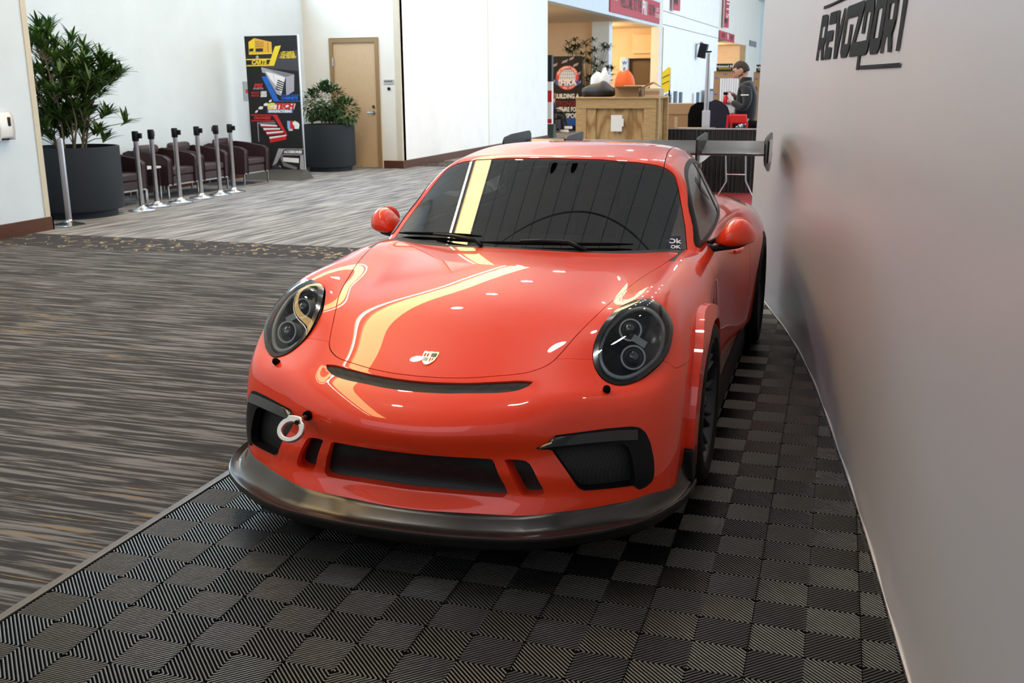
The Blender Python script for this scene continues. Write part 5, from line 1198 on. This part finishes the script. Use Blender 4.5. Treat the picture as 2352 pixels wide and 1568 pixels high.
# local: facing -x. head centre
hd=Vector((-.07,0,1.835))
def chain(pts):return [tuple(p) for p in pts]
body_b=[chain([(.02,0,1.02,.15),(.03,0,1.25,.15),(.05,0,1.45,.15),(.05,0,1.58,.085),(.02,0,1.66,.066),(-.03,0,1.72,.075),(-.05,0,1.80,.094),(-.055,0,1.86,.086)]),
 chain([(.05,0,1.58,.085),(.04,-.20,1.56,.048),(.07,-.27,1.35,.050),(.02,-.29,1.235,.042),(-.10,-.22,1.31,.036),(-.23,-.13,1.375,.028)]),
 chain([(.05,0,1.58,.085),(.04,.20,1.56,.048),(.05,.27,1.36,.050),(-.01,.28,1.26,.042),(-.12,.16,1.39,.036),(-.20,.03,1.485,.027)]),
 chain([(.02,0,1.02,.15),(.02,-.10,.95,.10),(.02,-.11,.52,.065),(.03,-.11,.10,.045),(-.12,-.12,.04,.035)]),
 chain([(.02,0,1.02,.15),(.02,.10,.95,.10),(.03,.11,.52,.065),(.05,.11,.10,.045),(-.10,.12,.04,.035)])]
skin_obj('body',body_b,M_skin,man)
jk=[chain([(.02,0,.98,.185),(.03,0,1.22,.185),(.05,0,1.44,.18),(.05,0,1.57,.13),(.03,0,1.665,.090)]),
 chain([(.05,0,1.57,.13),(.05,-.20,1.565,.095),(.08,-.275,1.35,.076),(.03,-.295,1.235,.070),(-.07,-.24,1.295,.060),(-.165,-.175,1.345,.048)]),
 chain([(.05,0,1.57,.13),(.05,.20,1.565,.095),(.06,.275,1.36,.076),(0,.285,1.26,.066),(-.09,.19,1.36,.055),(-.155,.10,1.43,.046)])]
skin_obj('jacket',jk,M_blk,man)
skin_obj('trousers',[chain([(.02,0,1.0,.17),(.02,-.10,.93,.115),(.02,-.11,.52,.085),(.03,-.11,.12,.07)]),chain([(.02,0,1.0,.17),(.02,.10,.93,.115),(.03,.11,.52,.085),(.05,.11,.12,.07)])],M_pant,man)
for s in (-1,1):MB().box(-.20,.10,s*.12-.05,s*.12+.05,0,.09).build('shoe',MT['black_satin'],man,bevel=.03)
def hand(base,d,up,side,curl,nm):
    d=Vector(d).normalized();up=Vector(up).normalized();sd=d.cross(up)*side
    for k in range(4):
        o_=Vector(base)+sd*(-.03+.02*k)+d*.03;L=(.075,.085,.08,.062)[k];c1=o_+d*L*.45-up*.004;c2=c1+(d*.35-up*curl)*L*.5;c3=c2+(-up-d*.25)*L*.35
        skin_obj('finger',[[(*(Vector(base)+sd*(-.02+.013*k)),.011),(*o_,.0095),(*c1,.009),(*c2,.008),(*c3,.007)]],M_skin,nm,1)
    o_=Vector(base)-sd*.025;skin_obj('thumb',[[(*o_,.012),(*(o_-sd*.022+d*.03),.010),(*(o_-sd*.02+d*.055-up*.02),.009)]],M_skin,nm,1)
bodyo=[c for c in kids(man) if c.name.startswith('body')][0]
hand((-.235,-.13,1.38),(-.6,.45,.45),(-.5,-.3,.8),1,.7,bodyo);hand((-.21,.03,1.49),(-.7,-.3,.25),(-.2,-.2,.9),-1,.9,bodyo)
# head details: face, nose, ears, hair, beard (looking down to -x)
HR=Matrix.Translation((-.060,0,1.825))@Matrix.Scale(1.12,4)@Matrix.Rotation(math.radians(-28),4,'Y')
MB().sphere((-.01,0,.0),(.102,.078,.122),24,16).build('head',M_skin,bodyo,smooth=80,M=HR)
MB().prism([(-.100,.03),(-.132,-.022),(-.118,-.036),(-.095,-.03)],-.014,.014,'y').build('nose',M_skin,bodyo,bevel=.008,M=HR)
for s in (-1,1):
    MB().sphere((.012,s*.080,-.008),(.020,.012,.032),12,8).build('ear',M_skin,bodyo,smooth=80,M=HR)
    MB().sphere((-.093,s*.032,.018),(.010,.014,.008),10,8).build('eye',MT['black_satin'],bodyo,smooth=80,M=HR)
    MB().box(-.108,-.088,s*.034-.020,s*.034+.020,.034,.043).build('eyebrow',M_hair,bodyo,M=HR,bevel=.004)
MB().box(-.106,-.088,-.024,.024,-.064,-.058).build('mouth',mat('lips',(.30,.10,.08),.5),bodyo,M=HR)
def cap_part(fn,r,name,m,n=32,k=22):
    mb=MB();mb.sphere((0,0,0),r,n,k);V=mb.V;keepf=[f for f in mb.F if all(fn(V[i]) for i in f)]
    ids=sorted({i for f in keepf for i in f});mp={i:q for q,i in enumerate(ids)}
    V2=[V[i] for i in ids]+[tuple(c*.9 for c in V[i]) for i in ids];q=len(ids)
    F2=[tuple(mp[i] for i in f) for f in keepf]+[tuple(mp[i]+q for i in f[::-1]) for f in keepf]
    E={}
    for f in F2[:len(keepf)]:
        for j in range(len(f)):
            a_,b_=f[j],f[(j+1)%len(f)];kk=(min(a_,b_),max(a_,b_));E[kk]=None if kk in E else (a_,b_)
    F2+=[(e[1],e[0],e[0]+q,e[1]+q) for e in E.values() if e]
    o=mesh_obj(name,[tuple(HR@Vector(v)) for v in V2],F2,m,man,smooth=True);return o
cap_part(lambda v:(v[2]>.062 if v[0]<-.045 else (v[2]>.0 if v[0]<.0 else v[2]>-.065)) and not (abs(v[1])>.07 and v[0]<.02 and v[2]<.03),(.113,.089,.133),'hair',M_hair)
cap_part(lambda v:v[2]<-.052 and v[0]<.01 and not (v[0]<-.088 and abs(v[1])<.03 and v[2]>-.068),(.106,.083,.127),'beard',mat('beard_hair',(.05,.027,.017),.8))
MB().lathe([(.095,1.60),(.096,1.68),(.088,1.72),(.078,1.72)],c=(.018,0,0),n=24).build('jacket_collar',M_blk,man,smooth=60)
MB().box(-.02,.10,-.352,-.347,1.445,1.462).build('sleeve_mark',WHT,man,M=Matrix.Translation((0,.0,0)))
t=thing('bottle','red bottle with black cap held by the man in black','bottle',(-.365,12.46,1.31))
MB().lathe([(0,0),(.034,0),(.036,.01),(.036,.13),(.030,.145)],n=20).build('bottle_body',mat('bottle_red',(.65,.02,.01),.25,coat=.6),t,smooth=40);MB().lathe([(.031,.145),(.034,.15),(.034,.185),(0,.187)],n=20).build('cap',MT['black_satin'],t,smooth=40)
# seated person in the recess
t0=thing('armchair','dark armchair with the seated person in the far recess','chair',(-8.35,31.0,0))
MB().box(-.35,.35,-.35,.35,.12,.45).box(-.35,-.2,-.35,.35,.45,.85).box(-.2,.35,-.37,-.27,.45,.66).box(-.2,.35,.27,.37,.45,.66).build('upholstery',mat('dark_armchair',(.04,.022,.026),.5),t0,bevel=.03)
for a in (-.3,.3):
    for b_ in (-.3,.3):MB().box(a-.015,a+.015,b_-.015,b_+.015,0,.12).build('leg',MT['steel'],t0)
sp_=thing('person','seated person in dark clothes with white shoes reading white papers','person',(-8.35,31.0,0))
skin_obj('body',[chain([(-.02,0,.60,.13),(.02,0,.85,.14),(.10,0,1.02,.10),(.14,0,1.10,.055),(.17,0,1.20,.09)]),chain([(.10,0,1.02,.10),(.12,-.2,.98,.05),(.2,-.24,.78,.045),(.40,-.1,.74,.035)]),chain([(.10,0,1.02,.10),(.12,.2,.98,.05),(.2,.24,.78,.045),(.40,.1,.74,.035)])],M_skin,sp_)
skin_obj('shirt',[chain([(-.02,0,.58,.16),(.02,0,.85,.165),(.10,0,1.01,.12)]),chain([(.10,0,1.01,.12),(.12,-.2,.98,.07),(.2,-.24,.78,.06),(.33,-.15,.75,.05)]),chain([(.10,0,1.01,.12),(.12,.2,.98,.07),(.2,.24,.78,.06),(.33,.15,.75,.05)])],M_blk,sp_)
skin_obj('trousers',[chain([(-.02,0,.58,.15),(.15,-.11,.56,.10),(.50,-.12,.56,.075),(.50,-.11,.30,.06),(.50,-.10,.10,.05)]),chain([(-.02,0,.58,.15),(.15,.11,.60,.10),(.50,.02,.66,.075),(.62,-.08,.40,.06),(.66,-.12,.22,.05)])],M_blk,sp_)
MB().box(.42,.72,-.15,-.05,0,.10).build('shoe',WHT,sp_,bevel=.03);MB().box(.58,.86,-.18,-.08,.12,.22).build('shoe',WHT,sp_,bevel=.03)
MB().sphere((.17,0,1.24),(.09,.085,.11),20,12).build('hair',mat('tan_hair',(.25,.13,.06),.7),sp_,smooth=80)
single(MB().box(-.15,.15,-.11,.11,0,.01),'papers',WHT,'white papers on the lap of the seated person','papers',M=Matrix.Translation((-7.92,30.9,.80))@Matrix.Rotation(.2,4,'Y'))
# ================================================================= stuff behind the wing
M_ply=mat('plywood',(.58,.40,.22),.6);_v=coords(M_ply,(2.6,2.6,.7));_w=nd(M_ply,'ShaderNodeTexWave');_w.wave_type='RINGS';_w.inputs['Scale'].default_value=1.6;_w.inputs['Distortion'].default_value=14;_w.inputs['Detail'].default_value=3;lk(M_ply,_v,_w.inputs['Vector'])
lk(M_ply,ramp(M_ply,_w.outputs['Fac'],[(.0,(.30,.16,.055)),(.35,(.43,.27,.115)),(1,(.52,.35,.17))]),bsdf(M_ply).inputs['Base Color'])
M_ply2=mat('pine_batten',(.66,.49,.28),.6);_n=noise(M_ply2,coords(M_ply2,(4,4,40)),2,4);lk(M_ply2,ramp(M_ply2,_n,[(.3,(.40,.25,.10)),(.7,(.54,.37,.18))]),bsdf(M_ply2).inputs['Base Color'])
cr_=thing('shipping_crate','plywood shipping crate with white shipping papers, bags and boxes on top','crate',(-1.69,11.0,0))
MB().box(-.54,.54,-.45,.45,.12,1.42).build('crate_panel',M_ply,cr_)
for (a,b_,c_,d_) in ((-.57,.57,1.29,1.44),(-.57,.57,.10,.28)):MB().box(a,b_,-.50,-.45,c_,d_).build('batten',M_ply2,cr_,bevel=.004)
for a in (-.57,.40):MB().box(a,a+.17 if a>0 else a+.13,-.495,-.452,.28,1.29).build('batten',M_ply2,cr_,bevel=.004)
MB().box(-.44,-.30,-.475,-.452,.28,1.29).box(.375,.42,-.475,-.452,.28,1.29).build('batten',M_ply,cr_,bevel=.003)
for s in (-1,1):
    for y_ in (-.45,.33):MB().box(s*.575-.03,s*.575+.03,y_,y_+.12,.1,1.44).build('side_batten',M_ply2,cr_,bevel=.004)
MB().box(-.6,.6,-.52,.5,1.425,1.45).build('lid',M_ply2,cr_,bevel=.004)
MB().box(-.58,.58,-.5,.5,0,.11).build('pallet_base',M_ply2,cr_)
MB().box(-.07,.09,-.512,-.508,.97,1.20).box(.07,.115,-.511,-.508,1.04,1.15).build('shipping_papers',WHT,cr_)
def lump(name,m,label,cat,c,r,seed,flat=.0,n=24,k=14,amp=.18):
    rr=random.Random(seed);mb=MB();mb.sphere((0,0,0),r,n,k);ph=[rr.uniform(0,6) for _ in range(6)]
    mb.V=[(x*(1+amp*math.sin(4*y/r[1]*1.3+ph[0])*math.cos(3*z/r[2]+ph[1])),y*(1+amp*math.sin(4*x/r[0]+ph[2])),max(z*(1+amp*math.sin(5*x/r[0]+ph[3])+amp*.6*math.sin(9*x/r[0]+ph[4]))+0,-r[2]*.55)) for x,y,z in mb.V]
    return single(mb,name,m,label,cat,smooth=70,M=Matrix.Translation((c[0],c[1],c[2]+r[2]*.55)))
lump('duffel_bag',mat('black_nylon',(.012,.012,.013),.5),'slouching black nylon bag lying on the left of the plywood crate','bag',(-2.02,10.85,1.45),(.26,.22,.13),2)
lump('plastic_bag',mat('white_plastic_film',(.80,.82,.85),.35),'crumpled white plastic bag resting behind the black bag on the crate','bag',(-2.08,11.24,1.45),(.16,.12,.25),5)
lump('shopping_bag',mat('orange_fabric',(.90,.14,.015),.55),'bright orange bag slumped on top of the crate','bag',(-1.73,11.26,1.45),(.155,.10,.25),9,amp=.07)
M_card=mat('corrugated_cardboard',(.38,.235,.12),.8);M_card2=mat('pale_taped_cardboard',(.52,.42,.30),.5)
t=thing('cardboard_box','low open cardboard box with raised flaps on the crate, nearer the middle','box',(-1.565,10.80,1.45))
MB().box(-.17,.17,-.18,.25,0,.12).build('box_body',M_card,t)
for s in (-1,1):MB().box(-.19,.19,0,.16,-.003,.003).build('flap',M_card,t,M=Matrix.Translation((.05,s*.18,.12))@Matrix.Rotation(math.radians(14 if s>0 else 170),4,'X'))
t=thing('cardboard_box','pale tape-wrapped cardboard box at the right end of the crate top','box',(-1.31,10.78,1.45))
MB().box(-.02+.03,.22,-.2,.2,0,.115).build('box_body',M_card2,t,bevel=.004);MB().box(.01,.221,-.203,-.2,.03,.08).build('tape_label',M_card,t);MB().prism([(-.08,.0),(.10,.09),(.20,.02),(.10,.075)],-.1,.12,'y').build('flap',M_card,t,M=Matrix.Translation((0,0,.115)))
t=thing('cardboard_box','large closed cardboard carton on the floor right of the crate','box',(-1.20,13.35,0))
MB().box(-.32,.36,-.35,.35,0,1.14).build('box_body',M_card,t);MB().box(-.32,.36,-.36,.36,1.14,1.31).build('box_lid',mat('box_lid_tan',(.42,.27,.14),.8),t);MB().box(-.03,.02,-.353,-.35,.7,1.1).build('tape',M_card2,t)
# pipe and drape rail
t=thing('black_drape','low black pleated drape railing across the booth back','drape',(-.48,11.7,0))
m=MB();N_=260
for i in range(N_):
    x=-.70+1.40*i/(N_-1);yy=.022*math.sin(i*1.15)+.014*math.sin(i*.53+1)
    for z,a in ((0.01,1.3),(.5,1.1),(.93,.5),(.97,.35)):m.V.append((x,yy*a,z))
m.F=[(i*4+k,(i+1)*4+k,(i+1)*4+k+1,i*4+k+1) for i in range(N_-1) for k in range(3)];m.mi=[0]*len(m.F)
m.build('drape_cloth',mat('black_drape_cloth',(.012,.012,.014),.85,sheen=.3),t,smooth=60)
MB().box(-.73,-.70,-.03,.0,0,1.02).box(.70,.73,-.03,0,0,1.02).box(-.73,.73,-.012,.004,.955,.975).build('drape_rail',MT['silver'],t)
single(MB().box(-.025,.025,-.004,.004,0,.11),'white_card',WHT,'small white card hanging at the left end of the black drape','card',M=Matrix.Translation((-1.25,11.68,.72)))
t=thing('upright_pole','tall square silver upright pole with white foot sleeve behind the drape','pole',(-.575,11.84,0))
MB().box(-.035,.035,-.035,.035,0,2.08).build('pole',MT['silver'],t,bevel=.006);MB().box(.005,.012,-.037,-.035,.9,2.06).build('pole_slot',MT['black_matte'],t);MB().box(-.055,.055,-.055,.055,.75,1.23).build('sleeve',mat('pale_sleeve',(.55,.58,.66),.4),t,bevel=.006)
MB().box(-.045,.045,-.045,.045,2.08,2.10).build('cap',MT['black_satin'],t);MB().box(-.07,.07,-.07,.07,0,.012).build('foot_plate',MT['steel'],t)
t=thing('bar_table','narrow wood-topped table standing behind the black drape','table',(-.68,12.12,0))
MB().box(-.37,.20,-.12,.2,.93,.96).build('table_top',M_ply2,t,bevel=.004)
for a in (-.33,.16):MB().box(a-.015,a+.015,-.1,.18,0,.93).build('leg',MT['steel'],t)
t=thing('tall_stool','tall black stool with rounded back and silver legs behind the drape','chair',(-.76,12.55,0))
MB().prism([(-.16,.80),(-.165,1.15),(-.13,1.26),(-.04,1.32),(.06,1.32),(.14,1.25),(.17,1.12),(.16,.80)],-.03,.03,'y').build('backrest',MT['black_matte'],t,bevel=.02);MB().box(-.18,.18,-.03,.36,.74,.80).build('seat',MT['black_matte'],t,bevel=.02)
for a in (-.17,.17):
    for b_ in (0,.32):MB().tube([(a,b_,0),(a,b_,.75 if b_ else 1.15)],.011,8).build('leg',MT['steel'],t,smooth=40)
single(MB().prism([(-.20,.0),(-.21,.25),(-.14,.36),(-.04,.40),(.04,.37),(.12,.30),(.17,.16),(.20,.02),(.08,-.04)],-.07,.07,'y'),'folded_jacket',mat('navy_jacket',(.010,.012,.028),.85),'dark navy jacket draped over the stool back beside the pole','jacket',bevel=.03,M=Matrix.Translation((-.47,12.43,.95)))
t=thing('red_chair','bright red folding chair with slatted back in front of the man','chair',(-.12,12.0,0))
M_red=mat('red_plastic',(.72,.015,.015),.3)
MB().box(-.13,.14,-.02,.02,1.03,1.17).build('backrest',M_red,t,bevel=.02);MB().box(-.16,.14,0,.16,.72,.76).build('seat',M_red,t,bevel=.01)
for a in (-.17,-.11,.12):MB().tube([(a-.03,-.03,0),(a+.03,-.01,1.16 if a<.1 else 1.05)],.017,8).build('leg',M_red,t,smooth=40)
t=thing('counter','white display counter with red lettering between the stool and the man','counter',(-.36,13.05,0))
MB().box(-.30,.10,0,.4,0,1.30).build('counter_body',mat('counter_white',(.74,.75,.80),.4),t,bevel=.01);MB().box(-.31,.11,-.01,.41,1.30,1.33).build('counter_top',BLU,t);text('RACE',.13,ink('ink_magenta',(.45,.02,.10)),t,Matrix.Translation((.0,-.006,1.11))@FRONT,bold=.003)
cs=thing('display_stand','brown cardboard display box stand with black header sign behind the man','display stand',(-.52,13.8,0))
MB().box(-.19,.22,0,.5,0,1.83).build('box_body',M_card,cs);MB().box(-.15,.12,-.02,0,1.83,1.95).build('header_sign',BLK,cs);text('Advanced Air',.055,WHT,cs,Matrix.Translation((-.01,-.024,1.905))@FRONT,bold=.001,sx=.95);text('PERFORMANCE',.03,YEL,cs,Matrix.Translation((-.01,-.024,1.865))@FRONT)
for (x,z) in ((-.14,1.72),(-.15,1.45),(.0,1.78),(.17,1.7)):MB().box(x-.025,x+.025,-.004,0,z-.008,z+.008).build('print_mark',BLU,cs)
t=dup(cs,(.12,14.0,-.02),0,'second cardboard display stand just right of the man, by the booth wall');
ft=thing('tube_rack','rack of upright white tubes standing before the cardboard stand','rack',(-.44,13.62,0))
for i in range(8):MB().lathe([(.0,1.22),(.018,1.22),(.018,1.71),(0,1.71)],c=(-.12+.038*i,0,0),n=12).build('tube',WHT,ft,smooth=40)
MB().box(-.15,.18,-.05,.05,0,1.22).build('rack_base',M_card2,ft)
single(MB().sphere((0,0,0),(.035,.03,.03),12,8),'pink_ball',mat('pink_foam',(.85,.05,.30),.5),'small bright pink ball on top of the tube rack','ball',smooth=80,M=Matrix.Translation((-.34,13.62,1.74)))
lump('wrapped_parts',mat('silver_film',(.35,.42,.46),.15,metal=.7),'pile of shiny plastic-wrapped parts on the ledge behind the drape','parts',(-.06,12.30,.93),(.09,.07,.07),4,amp=.3)
single(MB().box(-.06,.36,.0,.22,.0,.03),'ledge_board',M_ply2,'wooden board ledge right behind the drape under the wrapped parts','board',M=Matrix.Translation((-.02,12.18,.90)))
lump('camera_bag',MT['black_matte'],'black equipment bag hanging at the man side by the booth wall','bag',(.10,12.2,.93),(.10,.09,.10),8)
# folding table with cloth
t=thing('folding_table','white folding table with grey steel legs just behind the rear wing','table',(-.15,11.05,0))
MB().box(-.62,.42,-.3,.3,.70,.74).build('table_top',mat('table_plastic',(.62,.62,.62),.4),t,bevel=.01)
for (xa,xb) in ((-.02,.30),):
    m=MB();pl=[[(xa+.01,-.2,.70),(xa+.04,-.2,.26),(xa-.10,-.2,.0)],[(xb-.03,-.2,.70),(xb-.01,-.2,.27),(xb+.12,-.2,.0)],[(xa+.03,-.2,.36),(xb-.02,-.2,.36)]]
    for p in pl:m.tube(p,.012,8)
    m.build('leg_frame',MT['steel'],t,smooth=40)
m=MB()
for p in ([(-.55,.2,.70),(-.55,.2,0)],[(-.40,.2,.70),(-.40,.2,0)],[(-.55,.2,.3),(-.40,.2,.3)]):m.tube(p,.012,8)
m.build('leg_frame',MT['steel'],t,smooth=40)
m=MB();nx=30
for i in range(nx):
    u=i/(nx-1);x=-.72+.72*u
    dz=.03+.20*math.exp(-((u-.45)/.28)**2)
    for k in range(5):m.V.append((x,-.32-.01*math.sin(i*.9+k),.745-dz*k/4))
m.F=[(i*5+k,(i+1)*5+k,(i+1)*5+k+1,i*5+k+1) for i in range(nx-1) for k in range(4)];m.mi=[0]*len(m.F)
V0=list(m.V)
single(m,'table_cloth',mat('white_plastic_sheet',(.62,.64,.68),.3),'pale plastic sheet hanging over the folding table edge','tablecloth',smooth=60,M=Matrix.Translation((-.15,11.03,0)))
single(MB().box(-3.5,.66,10.3,15.4,.0005,.002),'red_carpet',mat('red_carpet_pile',(.30,.012,.012),.95),'red carpet covering the booth floor behind the car','carpet')
# yellow sign and palm
t=thing('yellow_sign','yellow feather-shaped sign on a dark stand against the white hall wall','sign',(-2.19,18.0,0))
MB().prism([(-.09,1.46),(-.085,1.86),(.05,1.98),(.085,1.95),(.08,1.50),(.0,1.44)],-.015,.015,'y').build('sign_panel',YEL,t);MB().tube([(.07,.03,0),(.07,.03,1.95)],.018,8).build('pole',MT['black_satin'],t,smooth=40);MB().lathe([(.2,0),(.2,.02),(0,.03)],n=20).build('base',MT['black_satin'],t)
for z in (1.62,1.75):MB().tube([(-.08,-.018,z),(.07,-.018,z+.07)],.007,6).build('lettering',BLK,t)
t=thing('potted_palm','small dark palm in a pot before the hall doorway, left of the yellow sign','plant',(-2.78,20.0,0))
MB().lathe([(.16,0),(.2,.5),(.18,.5),(0,.46)],n=24).build('planter_pot',M_pot,t,smooth=40)
fo=MB()
for i in range(15):
    a=i*2.4;r_=.16+.02*(i%4);cst=[]
    for k in range(7):
        u=k/6;cst.append(Vector((math.cos(a)*r_*2.0*u,math.sin(a)*r_*2.0*u,.5+1.35*u-.45*u**3-.1*(i%3)*u)))
    fo.tube(cst,.007,4)
    for k in range(2,7):
        for s in (-1,1):
            for q in (0,.5):
                p=cst[k-1].lerp(cst[k],q);dd=(cst[k]-cst[k-1]).normalized();sd=dd.cross(Vector((0,0,1))).normalized()
                leaf(fo,p,dd*.6+sd*s,.20,.012,.5,2)
fo.build('foliage',M_leaf2,t)
# sticker text on the windscreen
text('Ok',.045,WHT,wso,Matrix.Translation(onws(.668,.918,.008))@Matrix.Rotation(math.radians(12),4,'Z')@Matrix.Rotation(math.radians(33),4,'X'),bold=.001);text('OK',.030,WHT,wso,Matrix.Translation(onws(.678,.896,.008))@Matrix.Rotation(math.radians(12),4,'Z')@Matrix.Rotation(math.radians(33),4,'X'),bold=.001)
